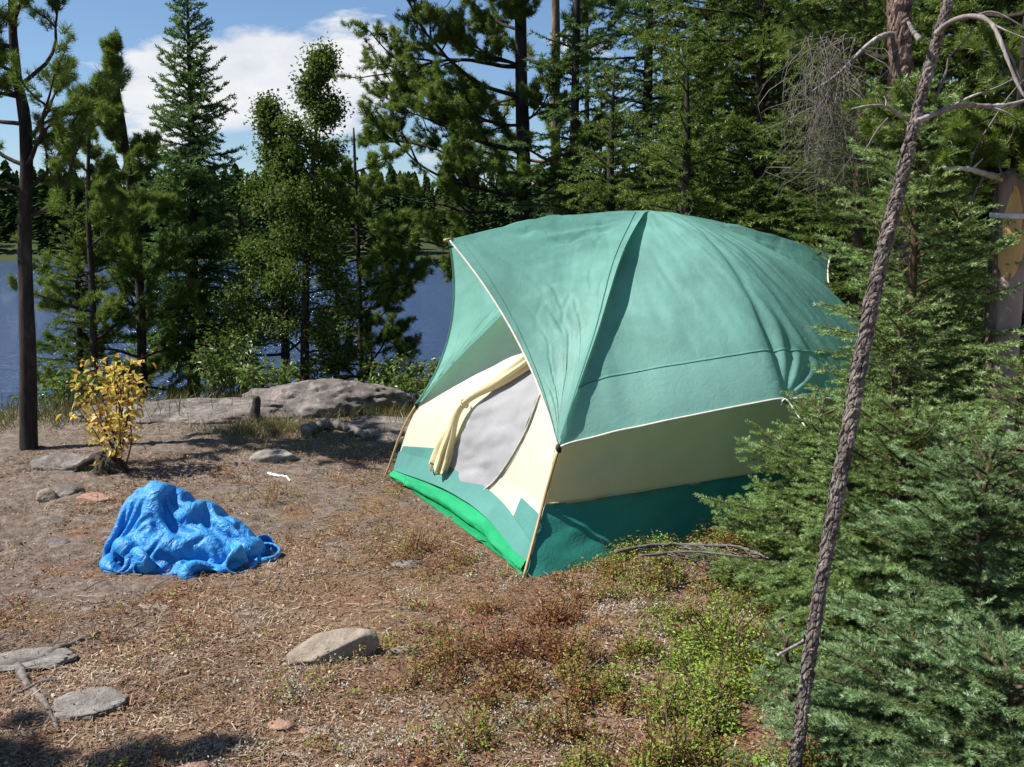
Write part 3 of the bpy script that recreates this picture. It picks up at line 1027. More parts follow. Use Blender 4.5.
def f_side(pA, iA, pB, iB, bulge, zlift, ridge, seed):
    def fn(a, b, off=0.0):
        A, B = sub_pole(pA, iA, b), sub_pole(pB, iB, b)
        P = (A + (B - A) * a[..., None]).copy()
        n = np.array([TC, TW / 2, 0]) - (at_h(pA, 0.0) + at_h(pB, 0.0)) / 2
        n = n / np.linalg.norm(n)
        cr = CR
        tri = np.where(a < cr, a / cr, (1 - a) / (1 - cr))
        tri = 0.68 * tri + 0.32 * np.sin(PI / 2 * tri)
        tri = tri - 0.07 * np.exp(-((a - cr - 0.012) / 0.022) ** 2) * sst(1.0, 0.75, b)
        dec = (1 - b) ** 1.15
        P -= (bulge * tri * dec)[..., None] * n
        P[..., 2] += zlift * tri * (1 - b) ** 1.5
        # the fly drops in behind the front pole before it runs on to the guyed-out middle
        dip = (1 - np.exp(-a / 0.05)) * np.exp(-(a / 0.25) ** 2) * np.sin(PI * np.clip(b * 0.95 + 0.03, 0, 1)) ** 0.7
        P += (ridge * dip)[..., None] * n
        # folds that hang from the ridge
        f1 = np.sin(a * 42 + 4 * fbm(v3(a * 4, b * 2), 2, seed)) * np.exp(-((a - 0.08) / 0.13) ** 2) * 0.011
        f2 = -np.abs(vn(v3(a * 15 + b * 2.2, b * 1.2), seed + 3)) * 0.013 * np.exp(-((a - 0.62) / 0.26) ** 2)
        f3 = 0.011 * fbm(v3(a * 8, b * 3.5), 4, seed + 5, 0.6) + 0.007 * fbm(v3(a * 34 + b * 9, b * 5), 2, seed + 8)
        mid = np.clip(np.sin(PI * b) * 1.2, 0, 1) ** 0.5
        # small pleats fanning out of the guy point
        rr = np.hypot((a - cr) * 2.2, b * 1.2)
        ang = np.arctan2(b, a - cr)
        f4 = 0.009 * np.sin(ang * 16) * np.exp(-((rr - 0.16) / 0.12) ** 2) * (a > cr)
        f5 = 0.007 * np.sin(a * 70 + b * 60) * np.exp(-(a / 0.16) ** 2 - (b / 0.10) ** 2)
        d = (f1 + f2 + f3) * mid + f4 + f5 + off
        P -= d[..., None] * n * 0.8
        P[..., 2] += d * 0.6
        return P
    return fn


fns = {"R": f_side(P_FR, iFR, P_RR, iRR, 0.38, 0.23, 0.25, 101), "L": f_side(P_RL, iRL, P_FL, iFL, 0.34, 0.17, 0.06, 121)}
fb = Buf()
OFF = {"FR": ((0.085, 0.0, 0.0), 1), "FL": ((0.09, -0.075, -0.02), 1), "RR": ((-0.20, 0.08, 0.04), -1), "RL": ((-0.05, -0.02, 0), -1)}
awn = [("FR", P_FR, iFR, TIPF), ("FL", P_FL, iFL, TIPF), ("RR", P_RR, iRR, TIPR), ("RL", P_RL, iRL, TIPR)]
for i, (k, pl, i0, tip) in enumerate(awn):
    fb.add(*patch(f_awn(pl, i0, tip, OFF[k][0], 140 + 7 * i, OFF[k][1]), 90, 70))
SEAM = 0.115
for k in "RL":
    fb.add(*patch(lambda a, b: fns[k](a, SEAM + b * (1 - SEAM)), 190, 110))
fly = fb.build("rain_fly", M["fly"], tent)
for k in "RL":
    hp = Buf().add(*patch(lambda a, b: fns[k](a, b * (SEAM + 0.004), 0.003), 190, 30)).build("hem_panel", M["hem"], fly)
    aa = np.linspace(0.004, 0.996, 120)
    Buf().add(*tube(tl(fns[k](aa, aa * 0, 0.004)), 0.0058, 8)).build("piping", M["piping"], hp)
    Buf().add(*tube(tl(fns[k](aa, aa * 0 + SEAM, 0.004)), 0.0035, 6)).build("seam", M["fly"], hp)
for (k, pl, i0, tip) in awn:
    w = np.linspace(0, 1, 50)
    Buf().add(*tube(tl(edge(pl, i0, tip, OFF[k][0], w)), 0.0062, 8)).build("piping", M["piping"] if k != "FL" else M["fly"], fly)
for (k, pl, i0, tip) in awn[:1]:
    w = np.linspace(0.02, 0.97, 80)
    ln = f_awn(pl, i0, tip, OFF[k][0], 140, OFF[k][1])(w, w * 0 + 0.93)
    Buf().add(*tube(tl(ln + np.array([-0.004, -0.002, 0.002])), 0.0022, 5)).build("seam", M["fly"], fly)
    ln = f_awn(pl, i0, tip, OFF[k][0], 140, OFF[k][1])(w, w * 0 + 0.045)
    Buf().add(*tube(tl(ln + np.array([-0.003, -0.003, 0.002])), 0.0020, 5)).build("seam", M["fly"], fly)
# poles
for pl, i1, ln in ((P_FR, iFR, "right"), (P_FL, iFL, "left"), (P_RR, iRR, "r"), (P_RL, iRL, "r")):
    d = pl[:i1 + 1].copy()
    cdir = nrm(d - np.array([TC, TW / 2, 0.3]))
    d = d + cdir * np.array([1, 1, 0]) * 0.018
    if ln == "left":
        d = d + np.linspace(1, 0, len(d))[:, None] ** 1.0 * np.array([-0.02, 0.03, 0])
    po = Buf().add(*tube(tl(d), 0.0075, 8)).build("pole", M["brass"], tent)
    e = tl(d[-1])
    Buf().add(*tube(np.array([e - [0, 0, 0.02], e, e + [0.0, 0, 0.02]]), [0.012, 0.014, 0.010], 8)).build("clip", M["black"], po)
w = np.linspace(0, 1, 40)
rp_ = smooth_path(np.array([TIPF + [-0.02, 0, 0.005], [0.6, TW / 2, 1.69], PEAK + [0, 0, 0.03], [2.05, TW / 2, 1.66], TIPR + [0.02, 0, 0.005]]), 40)
Buf().add(*tube(tl(rp_ - [0, 0, 0.05]), 0.006, 6)).build("ridge_pole", M["black"], tent)
Buf().add(*tube(tl(np.array([TIPF + [-0.03, 0, -0.004], TIPF + [-0.01, 0, 0], TIPF + [0.02, 0, 0.002]])), [0.007, 0.010, 0.008], 8)).build("pole_tip", M["brass"], tent)
# guy line from the middle of the side hem
gp = fns["R"](np.array([CR]), np.array([0.0]), 0.01)[0]
g0 = tl(gp)
gend = np.array([1.75, 4.12, 0.0]) - TO
gend[2] = gs(1.75, 4.12)
hook = smooth_path(np.array([g0 + [-0.028, -0.012, -0.035], g0 + [-0.026, -0.02, -0.012], g0 + [-0.006, -0.03, -0.004], g0 * 0.9 + gend * 0.1, g0 * 0.5 + gend * 0.5, gend]), 60)
Buf().add(*tube(hook, 0.004, 6)).build("guy_line", M["white"], tent)


# ------------------------------------------------------------------ blue tarpaulin
def mat_tarp():
    m, nt, out = new_mat("blue_tarp")
    tc = nd(nt, "ShaderNodeTexCoord")
    v = tc.outputs["Object"]
    vo = nd(nt, "ShaderNodeTexVoronoi", feature="DISTANCE_TO_EDGE")
    vo.inputs["Scale"].default_value = 21
    nv_ = noise(nt, 7, 4, 0.6, v, 1.5)
    nt.links.new(mixc(nt, v, nv_.outputs["Color"], 0.12), vo.inputs["Vector"])
    n2 = noise(nt, 30, 5, 0.65, v, 1.2)
    n3 = noise(nt, 5, 4, 0.6, v)
    rp = ramp(nt, [(0.3, (0.016, 0.180, 0.48)), (0.7, (0.040, 0.300, 0.68))], n3.outputs["Fac"])
    b = nd(nt, "ShaderNodeBsdfPrincipled", Roughness=0.5)
    b.inputs["Specular IOR Level"].default_value = 0.42
    nt.links.new(rp.outputs[0], b.inputs["Base Color"])
    h = mathn(nt, "ADD", mathn(nt, "MULTIPLY", vo.outputs["Distance"], 1.1), mathn(nt, "MULTIPLY", n2.outputs["Fac"], 0.35))
    nt.links.new(bump(nt, h, 0.75, 0.016), b.inputs["Normal"])
    nt.links.new(b.outputs[0], out.inputs[0])
    return m


def drape_tarp():
    """A sheet dropped over a low heap and gathered in at its rim (position-based cloth)."""
    nu, nv = 104, 84
    cs = 0.0128
    r = np.random.default_rng(8)
    U, W_ = np.meshgrid((np.arange(nu) - nu / 2) * cs, (np.arange(nv) - nv / 2) * cs, indexing="ij")
    X = np.stack([U, W_, 0.46 + 0.02 * fbm(v3(U * 6, W_ * 6), 3, 3)], -1)
    V = np.zeros_like(X)
    ru = np.hypot(U / (nu / 2 * cs), W_ / (nv / 2 * cs)) + 1e-6
    kk = np.minimum(1.0, 0.98 / (ru * 1.18)) * 1.18
    TX, TY = U / (nu / 2 * cs) * kk * 0.335, W_ / (nv / 2 * cs) * kk * 0.175
    jit = np.stack([fbm(v3(U * 9, W_ * 9, 1.5), 2, 71), fbm(v3(U * 9, W_ * 9, 4.5), 2, 75)], -1) * 0.02
    TX, TY = TX + jit[..., 0], TY + jit[..., 1]
    core = [((-0.02, -0.05, 0.07), (0.36, 0.19, 0.105))]
    for q, hz_, yy in ((0.0, 0.33, 0.13), (0.14, 0.345, 0.08), (0.32, 0.30, 0.10), (0.46, 0.255, 0.05), (0.62, 0.235, 0.06), (0.8, 0.185, 0.0), (1.0, 0.13, -0.03)):
        core.append(((-0.25 + 0.54 * q, yy, 0.55 * hz_), (0.115 + 0.03 * q, 0.16 - 0.05 * q, 0.45 * hz_)))
    dt = 1 / 60.0
    D2 = cs * math.sqrt(2)

    def con(A, B, L, k):
        d = X[B] - X[A]
        n = np.linalg.norm(d, axis=-1, keepdims=True) + 1e-9
        c = 0.5 * k * (n - L) / n * d
        X[A] += c
        X[B] -= c
    S = np.s_
    sets = []
    for st in (0, 1):
        a, b = S[st:nu - 1:2], S[st + 1:nu:2]
        m = (nu - st) // 2
        sets.append(((S[st:st + 2 * m:2], S[:]), (S[st + 1:st + 2 * m:2], S[:]), cs, 1.0))
        m = (nv - st) // 2
        sets.append(((S[:], S[st:st + 2 * m:2]), (S[:], S[st + 1:st + 2 * m:2]), cs, 1.0))
    NS, NG = 190, 130
    for step in range(NS):
        grow = 1 + 0.055 * sst(NG, NG + 30, step)
        if step == NG:
            HOME = X.copy()
        V[..., 2] -= 9.8 * dt * (1 if step < NG else 0.1)
        V *= 0.965 if step < NG else 0.8
        P0 = X.copy()
        X += V * dt
        # the rim is gathered in towards the foot of the heap
        gth = sst(0.15, 0.8, step / NG)
        if step >= NG:
            X += 0.05 * (HOME - X)
            X += 0.0012 * np.stack([vn(np.stack([U, W_, U * 0 + step * 0.2], -1) * np.array([24, 24, 1]), 91 + c) for c in range(3)], -1) * (step < NG + 20)
        X[..., 0] += (0.012 + 0.035 * gth) * (TX - X[..., 0])
        X[..., 1] += (0.012 + 0.035 * gth) * (TY - X[..., 1])
        for it in range(7):
            for A, B, L, k in sets:
                con(A, B, L * grow, k)
            # shear and bending, softly
            for A, B, L, k in (((S[:-1], S[:-1]), (S[1:], S[1:]), D2, 0.12), ((S[1:], S[:-1]), (S[:-1], S[1:]), D2, 0.12),
                               ((S[:-2], S[:]), (S[2:], S[:]), 2 * cs, 0.25), ((S[:], S[:-2]), (S[:], S[2:]), 2 * cs, 0.25),
                               ((S[:-4], S[:]), (S[4:], S[:]), 4 * cs, 0.12), ((S[:], S[:-4]), (S[:], S[4:]), 4 * cs, 0.12),
                               ((S[:-8], S[:]), (S[8:], S[:]), 8 * cs, 0.03), ((S[:], S[:-8]), (S[:], S[8:]), 8 * cs, 0.03)):
                con(A, B, L * (1 + (grow - 1) * (1.0 if L < 1.5 * cs else 0.8 if L < 3 * cs else 0.45)), k)
            for c, a in (core if step < NG else ()):
                q = (X - c) / a
                n = np.linalg.norm(q, axis=-1, keepdims=True)
                X[...] = np.where(n < 1, c + q / np.maximum(n, 1e-3) * a, X)
            X[..., 2] = np.maximum(X[..., 2], 0.004)
        V = (X - P0) / dt
        sp = np.linalg.norm(V, axis=-1, keepdims=True)
        V *= np.minimum(1, 2.5 / np.maximum(sp, 1e-6))
        low_ = X[..., 2:3] < 0.012
        V = np.where(low_, V * 0.4, V)
    # finer, keeping the creases
    def up(Q):
        n = Q.shape[0]
        R = np.zeros((2 * n - 1,) + Q.shape[1:])
        R[::2] = Q
        m = 0.5 * (Q[:-1] + Q[1:])
        m[1:-1] = (-Q[:-3] + 9 * Q[1:-2] + 9 * Q[2:-1] - Q[3:]) / 16
        R[1::2] = m
        return R
    Q = up(up(X).swapaxes(0, 1)).swapaxes(0, 1)
    return Q.reshape(-1, 3), grid_faces(Q.shape[0], Q.shape[1])


tb = Buf()
tp = at_z(182, 566)
tb.add(*drape_tarp())
tarp = tag(tb.build("tarpaulin", mat_tarp()), "crumpled bright blue plastic tarpaulin heaped on the ground", "tarpaulin")
tarp.scale = (1.12, 1.12, 1.06)
tarp.location = (tp[0], tp[1] + 0.13, gs(tp[0], tp[1]))


# ------------------------------------------------------------------ rocks
def ico(n=4):
    import bmesh
    bm = bmesh.new()
    bmesh.ops.create_icosphere(bm, subdivisions=n, radius=1)
    V = np.array([v.co[:] for v in bm.verts])
    Fc = np.array([[v.index for v in f.verts] for f in bm.faces])
    bm.free()
    return V, Fc


ICO = {n: ico(n) for n in (3, 4, 5, 6)}


def rockmesh(rx, ry, rz, seed, n=5, planes=14, rough=0.06, soft=14.0, topflat=None, rot=0.0):
    V, Fc = ICO[max(n, 5)]
    r = np.random.default_rng(seed)
    N = nrm(r.normal(size=(planes, 3)))
    dd = r.uniform(0.62, 1.0, planes)
    if topflat:
        N[0] = nrm(np.array(topflat))
        dd[0] = 0.5
    c = np.maximum(V @ N.T, 1e-3) / dd[None]
    rad = 1.0 / (np.sum(np.maximum(c, 0) ** soft, 1) + 1.0) ** (1 / soft)
    P = V * rad[:, None]
    fis = (1 - np.minimum(np.abs(vn(P * np.array([1.6, 1.6, 4.0]) + 5, seed + 11)) / 0.10, 1)) + 0.6 * (1 - np.minimum(np.abs(vn(P * np.array([5, 5, 8.0]), seed + 12)) / 0.10, 1))
    P = P * (1 - 0.45 * rough * fis)[:, None]
    P = P * (1 + rough * fbm(P * 2.2, 4, seed) + rough * 0.5 * fbm(P * 8, 3, seed + 5))[:, None]
    P = P * np.array([rx, ry, rz])
    c_, s_ = math.cos(rot), math.sin(rot)
    return np.stack([c_ * P[:, 0] - s_ * P[:, 1], s_ * P[:, 0] + c_ * P[:, 1], P[:, 2]], -1), Fc


def rock(name, label, px, py, rx, ry, rz, seed, mat, sink=0.35, cat="rock", group=None, z=None, **kw):
    p = at_z(px, py, 0.0)
    b = Buf().add(*rockmesh(rx, ry, rz, seed, **kw))
    o = b.build(name, mat)
    o.location = (p[0], p[1], (gs(p[0], p[1]) if z is None else z) + rz * (1 - 2 * sink) * 0.5)
    return tag(o, label, cat, group)


rock("rock", "pale flat-topped rock lying alone on the brown ground in front of the tent", 335, 652, 0.19, 0.115, 0.085, 21, M["stone"], 0.2, topflat=(-0.25, -0.15, 1), rot=0.25, soft=40, rough=0.035).rotation_euler = (0.10, -0.16, 0.0)
rock("rock", "small tan stone with pointed top beside the pinkish flat stone", 46, 498, 0.075, 0.06, 0.055, 22, M["stone"], 0.2, n=4)
rock("rock", "flat pinkish stone between the tarpaulin and the yellow shrub", 97, 499, 0.13, 0.07, 0.05, 23, M["pink"], 0.2, n=4, topflat=(0, -0.3, 1))
rock("rock", "grey angular block embedded behind the tarpaulin below the outcrop", 275, 464, 0.20, 0.11, 0.075, 24, M["greystone"], 0.25, topflat=(0, -0.2, 1), soft=24)
rock("rock", "small grey boulder behind the pinkish stone at the shrub's foot", 68, 492, 0.12, 0.10, 0.06, 25, M["rock"], 0.25, n=4)
rock("rock", "flat grey rock flush with the litter near the bottom left root", 88, 704, 0.13, 0.115, 0.03, 26, M["greystone"], 0.36, topflat=(0.05, -0.1, 1), planes=7, soft=30, rough=0.16, rot=0.6)
rock("rock", "low brown-grey rock at the left picture edge beside the bleached root", 22, 662, 0.19, 0.10, 0.03, 27, M["greystone"], 0.36, topflat=(0, 0, 1), planes=7, soft=30, rough=0.16, rot=0.2)
rock("rock", "thin tan stone chip lying flat between tarpaulin and pale rock", 158, 606, 0.085, 0.028, 0.014, 28, M["stone"], 0.1, n=4, topflat=(0, 0, 1), rot=-0.1)
rock("rock", "pink lichen-dusted stone in the litter, larger of the two at the bottom", 281, 722, 0.050, 0.042, 0.022, 29, M["pink"], 0.3, n=4)
rock("rock", "pink pebble just right of the larger pink stone at the bottom", 308, 727, 0.034, 0.03, 0.016, 30, M["pink"], 0.3, n=4)
rock("rock", "rounded pinkish stone cut by the bottom picture edge", 190, 768, 0.06, 0.05, 0.025, 31, M["pink"], 0.3, n=4)
rock("rock", "small white pebble above the stone at the bottom edge", 219, 744, 0.022, 0.018, 0.012, 32, M["stone"], 0.2, n=4)
rock("rock", "thin grey slab beside the pale flat-topped rock", 403, 650, 0.075, 0.03, 0.022, 33, M["stone"], 0.25, n=4, topflat=(0, 0, 1), rot=0.3)
rock("rock", "faint grey stone half buried in front of the tent door", 404, 563, 0.085, 0.05, 0.022, 34, M["greystone"], 0.3, n=4)
rock("rock", "rusty red stone sunk in the heath at the bottom", 426, 733, 0.055, 0.035, 0.014, 35, M["pink"], 0.25, n=4)
rock("rock", "grey stone embedded in the bedrock left of the tarpaulin", 58, 543, 0.085, 0.05, 0.03, 36, M["rock"], 0.3, n=4)
rock("rock", "dark low rock at the foot of the trunk nearest the left edge", 45, 470, 0.14, 0.08, 0.05, 37, M["rock"], 0.3, n=4)
rock("rock", "pale pebble on the litter left of the pale flat-topped rock", 235, 641, 0.026, 0.02, 0.016, 38, M["stone"], 0.2, n=4)
rock("rock", "cracked dark bedrock knob right of the left edge trunk", 70, 470, 0.30, 0.16, 0.09, 39, M["rock"], 0.4)

# bedrock outcrops at the crest
for nm, lb, x, y, z, rx, ry, rz, sd, tf in (
        ("rock_outcrop", "rounded grey bedrock hump standing highest at the lake edge", -1.76, 8.9, 0.0, 0.84, 0.75, 0.36, 51, None),
        ("rock_outcrop", "long low bedrock shelf sloping left from the highest hump", -2.75, 8.35, 0.06, 1.15, 0.55, 0.24, 52, (-0.2, -0.35, 1)),
        ("rock_outcrop", "fissured grey bedrock ledge between the hump and the tent pole", -0.98, 7.9, 0.0, 0.50, 0.45, 0.16, 53, (0.2, -0.4, 1))):
    o = Buf().add(*rockmesh(rx, ry, rz, sd, 6, 18, 0.15, 12, tf)).build(nm, M["rock"])
    o.location = (x, y, z)
    tag(o, lb, "rock", "bedrock outcrops by the lake")


# ------------------------------------------------------------------ dead wood on the ground
def gpath(pix, lift=0.01, n=30, zp=None):
    P = []
    for (px, py) in pix:
        p = at_z(px, py, zp or 0.0)
        P.append([p[0], p[1], zp or gs(p[0], p[1]) + lift])
    return smooth_path(np.array(P), n)


def stick(name, label, pix, r0, r1, mat, cat="stick", lift=0.01, twigs=0, seed=0, group=None, sides=8, wob=0.15, zp=None):
    P = gpath(pix, lift, 30, zp)
    c = P[0].copy()
    r = np.random.default_rng(seed + 900)
    b = Buf()
    V, Fc = tube(P - c, np.linspace(r0, r1, len(P)) * (1 + wob * r.normal(size=len(P))), sides)
    V = V + r0 * 0.5 * fbm(V * 30, 3, seed)[:, None] * np.array([0.6, 0.6, 1])
    b.add(V, Fc)
    for k in range(twigs):
        i = r.integers(3, len(P) - 2)
        d = nrm(nrm(P[i + 1] - P[i]) + np.array([r.normal(0, 0.45), r.normal(-0.25, 0.45), r.normal(-0.05, 0.22)]))
        L = r.uniform(0.10, 0.35)
        q = np.linspace(0, 1, 8)[:, None]
        b.add(*tube(P[i] - c + d * q * L + np.array([0, 0, -0.25 * L]) * q ** 2 + r.normal(0, 0.006, (8, 3)), np.linspace(r1 * 0.8, 0.001, 8), 5))
    o = b.build(name, mat)
    o.location = c
    return tag(o, label, cat, group)


stick("root", "bleached grey root forking across the litter at the lower left", [(-10, 668), (30, 664), (70, 645), (97, 635)], 0.030, 0.008, M["driftwood"], "root", 0.005, 0, 1)
stick("root", "short grey root stub below the bleached forking root", [(18, 668), (24, 678), (30, 688)], 0.022, 0.012, M["driftwood"], "root", 0.005, 0, 2)
stick("root", "dark slanting root piece left of the flat grey rock", [(34, 690), (46, 705), (57, 728)], 0.014, 0.007, M["driftwood"], "root", 0.006, 0, 3)
stick("root", "thin root lying along the flat grey rock's left side", [(10, 697), (40, 683), (70, 676)], 0.012, 0.006, M["driftwood"], "root", 0.004, 0, 4)
stick("stick", "crooked white stick on the bedrock right of the tarpaulin", [(268, 478), (278, 480), (286, 481), (290, 486)], 0.010, 0.006, M["white"], "stick", 0.012, 0, 5)
stick("fallen_branch", "grey dead branch lying in the heath along the tent's shaded side", [(615, 552), (655, 545), (700, 545), (745, 549), (800, 575), (835, 597)], 0.009, 0.005, M["driftwood"], "branch", 0.06, 40, 6, zp=0.17)
stick("fallen_branch", "thin fallen branch just above the longer grey dead branch", [(640, 556), (690, 552), (760, 558), (790, 560)], 0.008, 0.003, M["driftwood"], "branch", 0.09, 18, 7, zp=0.19)
stick("stick", "short pale stick poking out left of the leaning trunk", [(776, 654), (790, 648), (806, 640)], 0.008, 0.006, M["deadwood"], "stick", 0.12, 0, 8)
stick("fallen_log", "jagged grey driftwood log resting below the bedrock hump", [(305, 446), (322, 440), (345, 440), (368, 446)], 0.055, 0.025, M["driftwood"], "log", 0.05, 3, 9, wob=0.25)
# small upright stub on the outcrop
stb = Buf()
zz = np.linspace(0, 1, 12)
V, Fc = tube(np.stack([0.02 * zz, 0 * zz, 0.2 * zz], -1), 0.055 - 0.03 * zz, 10)
stb.add(V + 0.02 * fbm(V * 16, 3, 7)[:, None] * np.array([1, 1, 1.5]), Fc)
p = at_y(255, 421, 7.9)
o = tag(stb.build("tree_stump", M["char"]), "little dark pointed stump standing in grass before the outcrop", "stump")
o.location = (p[0], p[1], p[2])
# dark root mass at the foot of the yellow shrub
rm = Buf()
r = np.random.default_rng(77)
for k in range(9):
    a = r.uniform(0, 2 * PI)
    P = smooth_path(np.array([[0, 0, 0.10], [0.07 * math.cos(a), 0.05 * math.sin(a), 0.09], [0.16 * math.cos(a), 0.10 * math.sin(a), 0.03], [0.22 * math.cos(a + 0.3), 0.12 * math.sin(a + 0.3), -0.02]]), 12)
    rm.add(*tube(P + r.normal(0, 0.006, P.shape), np.linspace(0.035, 0.008, 12), 7))
p = at_z(103, 474)
o = tag(rm.build("tree_stump", M["char"]), "dark rotten root stump at the foot of the yellow shrub", "stump")
o.location = (p[0], p[1], gs(p[0], p[1]))


# ------------------------------------------------------------------ yellow shrub
def shrub(name, label, cat, loc, H, W, stems, leaves, ls, r, lmat, smat, tmean=0.6, tsd=0.22, lw=0.6, bare=0.3):
    t = thing(name, label, cat, loc)
    sb, lb = Buf(), Buf()
    P, D, Z, T = [], [], [], []
    for k in range(stems):
        a = r.uniform(0, 2 * PI)
        sp = W * math.sqrt(r.uniform(0.03, 1)) * 0.5
        h = H * r.uniform(0.55, 1.0) * (1 - 0.35 * (sp / (W * 0.5)) ** 2)
        tipp = np.array([sp * math.cos(a), sp * math.sin(a), h])
        path = smooth_path(np.array([[r.normal(0, 0.02), r.normal(0, 0.02), -0.02], tipp * np.array([0.35, 0.35, 0.4]) + r.normal(0, 0.02, 3), tipp * np.array([0.75, 0.75, 0.75]) + r.normal(0, 0.02, 3), tipp]), 22)
        sb.add(*tube(path, np.linspace(0.0065, 0.0015, 22), 5))
        for q in range(leaves):
            f = bare + (1 - bare) * r.uniform(0, 1) ** 0.8
            p = path[int(f * 21)]
            d = nrm(r.normal(0, 1, 3) * np.array([1, 1, 0.5]))
            twl = r.uniform(0.01, 0.11) * H
            e = p + d * twl
            if q % 2 == 0:
                sb.add(*tube(np.array([p, (p + e) / 2 + r.normal(0, 0.004, 3), e]), [0.0018, 0.0012, 0.0008], 3, False))
            P.append(e)
            D.append(nrm(d + r.normal(0, 0.5, 3) - [0, 0, 0.3]))
            Z.append(np.array([0, 0, 1.0]) + r.normal(0, 0.7, 3))
            T.append(tmean + r.normal(0, tsd) + 0.2 * (f - 0.6))
    scatter(lb, [leaf_t(lw, 0.15), leaf_t(lw * 0.8, 0.22)], P, D, Z, ls * r.uniform(0.6, 1.2, len(P)), np.clip(T, 0, 1), r)
    sb.build("stem", smat, t)
    lb.build("foliage", lmat, t, smooth=False)
    return t


p = at_z(120, 474)
shrub("shrub", "small yellow-leaved shrub in autumn colour behind the blue tarpaulin", "shrub", (p[0], p[1], gs(p[0], p[1])), 0.98, 0.62, 15, 34, 0.054, np.random.default_rng(31), M["yellow"], M["redstem"], 0.62, 0.3)
for px, Y, h, w, st, lv, sd, lb in ((408, 9.8, 0.72, 1.1, 26, 46, 41, "bright green leafy bush at the lake edge left of the tent"),
                                    (268, 9.3, 0.60, 0.7, 14, 34, 42, "pale green bush standing behind the bedrock shelf"),
                                    (228, 9.6, 0.75, 0.9, 18, 36, 43, "dark green bush at the spruce's foot left of the pale bush"),
                                    (60, 9.2, 0.45, 0.9, 16, 34, 44, "low green bush right of the left edge trunk")):
    x = (px - 512) / F * Y
    shrub("bush", lb, "bush", (x, Y, gs(x, Y) - 0.02), h, w, st, lv, 0.055, np.random.default_rng(sd), M["bush"], M["twig"], 0.5, 0.2)


# ------------------------------------------------------------------ trees at the lake, left
def base(px, Y, dz=0.0):
    x = (px - 512) / F * (Y * CP + 0.15)
    return (x, Y, gs(x, Y) + dz)


def trunk_line(px, Y, pix):
    b0 = np.array(base(px, Y))
    return [at_y(a_, b2, Y) - b0 for a_, b2 in pix]


r = np.random.default_rng(101)
L1 = []
for h in np.concatenate([np.linspace(1.75, 4.6, 20), np.linspace(2.5, 3.6, 9)]):
    L1.append((h, r.uniform(0, 360), r.uniform(5, 35), r.uniform(0.55, 1.05) * (1 - 0.35 * (h - 1.75) / 2.9)))
L1 += [(1.95, -10, 25, 0.8), (2.1, 160, 20, 0.8), (2.2, 20, 10, 0.7)]
pine("pine_tree", "dark pine with straight black trunk nearest the left edge", base(30, 7.3), trunk_line(30, 7.3, [(29, 470), (28, 356), (25, 250), (26, 133), (16, 70), (12, 0), (14, -110)]), 0.066, L1, r, TUFT, M["pine"], M["bark_dark"], "pines by the lake", dens=6, tsc=0.78)
r = np.random.default_rng(102)
L2 = []
for h in np.linspace(0.2, 4.3, 50):
    f = (h - 0.2) / 4.1
    L2.append((h, r.uniform(0, 360), 2 + 52 * f + r.uniform(-8, 8), r.uniform(0.65, 1.05) * (1.10 - 0.98 * f)))
pine("pine_tree", "young pine with upswept brushy top between left trunk and spruce", base(143, 11.0), trunk_line(143, 11.0, [(143, 440), (142, 390), (140, 290), (126, 150), (116, 80), (112, 42)]), 0.065, L2, r, TUFT_FAR, M["pine"], M["bark_dark"], "pines by the lake", dens=9, tsc=0.52)
r = np.random.default_rng(103)
L3 = []
for h in np.linspace(0.7, 3.3, 22):
    f = (h - 0.7) / 2.6
    L3.append((h, r.uniform(0, 360), 5 + 45 * f, r.uniform(0.6, 1.05) * (1.05 - 0.8 * f)))
pine("pine_tree", "shorter pine crowding the young pine's right side", base(95, 10.2), trunk_line(95, 10.2, [(97, 440), (95, 390), (92, 290), (88, 200), (90, 110)]), 0.05, L3, r, TUFT_FAR, M["pine"], M["bark_dark"], "pines by the lake", dens=9, tsc=0.52)

r = np.random.default_rng(104)
bz = base(189, 12.0)
conifer("spruce_tree", "slender pointed spruce standing against the white cloud", "spruce tree", bz, 4.6 - bz[2], 0.95, r, [(v_ * 1.25, f_) for v_, f_ in BR_FAR], 0.10, M["spruce_far"], M["bark_dark"],
        lean=(at_y(188, 0, 12.0)[0] - bz[0], 0), z0=1.3, nb=175, hang=0.25, hv=0.25, droop=0.42, rise=0.02, tip=0.34, spacing=0.07, side=0.42, trunk_r=0.085, prof=0.85, low=0.75)
# broad-leaved pair with cedar-like leaves
for px, Y, topy, sd, lb in ((286, 10.6, 104, 105, "leafy tree with shorter crown, left one of the lakeside pair"), (306, 10.4, 46, 106, "leafy tree with taller thin top, right one of the lakeside pair")):
    r = np.random.default_rng(sd)
    b_ = base(px, Y)
    H = at_y(px, topy, Y)[2] - b_[2]
    LL = []
    for h in np.linspace(0.7, H * 0.97, 46):
        f = (h - 0.7) / (H - 0.7)
        LL.append((h, r.uniform(0, 360), 8 + 45 * f, r.uniform(0.6, 1.1) * (0.86 - 0.74 * f ** 0.85)))
    broadleaf("leafy_tree", lb, "tree", b_, trunk_line(px, Y, [(px, 430), (px - 1, 330), (px - 6 if px < 300 else px + 4, 200), (268 if px < 300 else 325, topy)]), 0.06, LL, r, M["broad"], M["bark_dark"], 0.036, 24, "leafy lakeside pair")

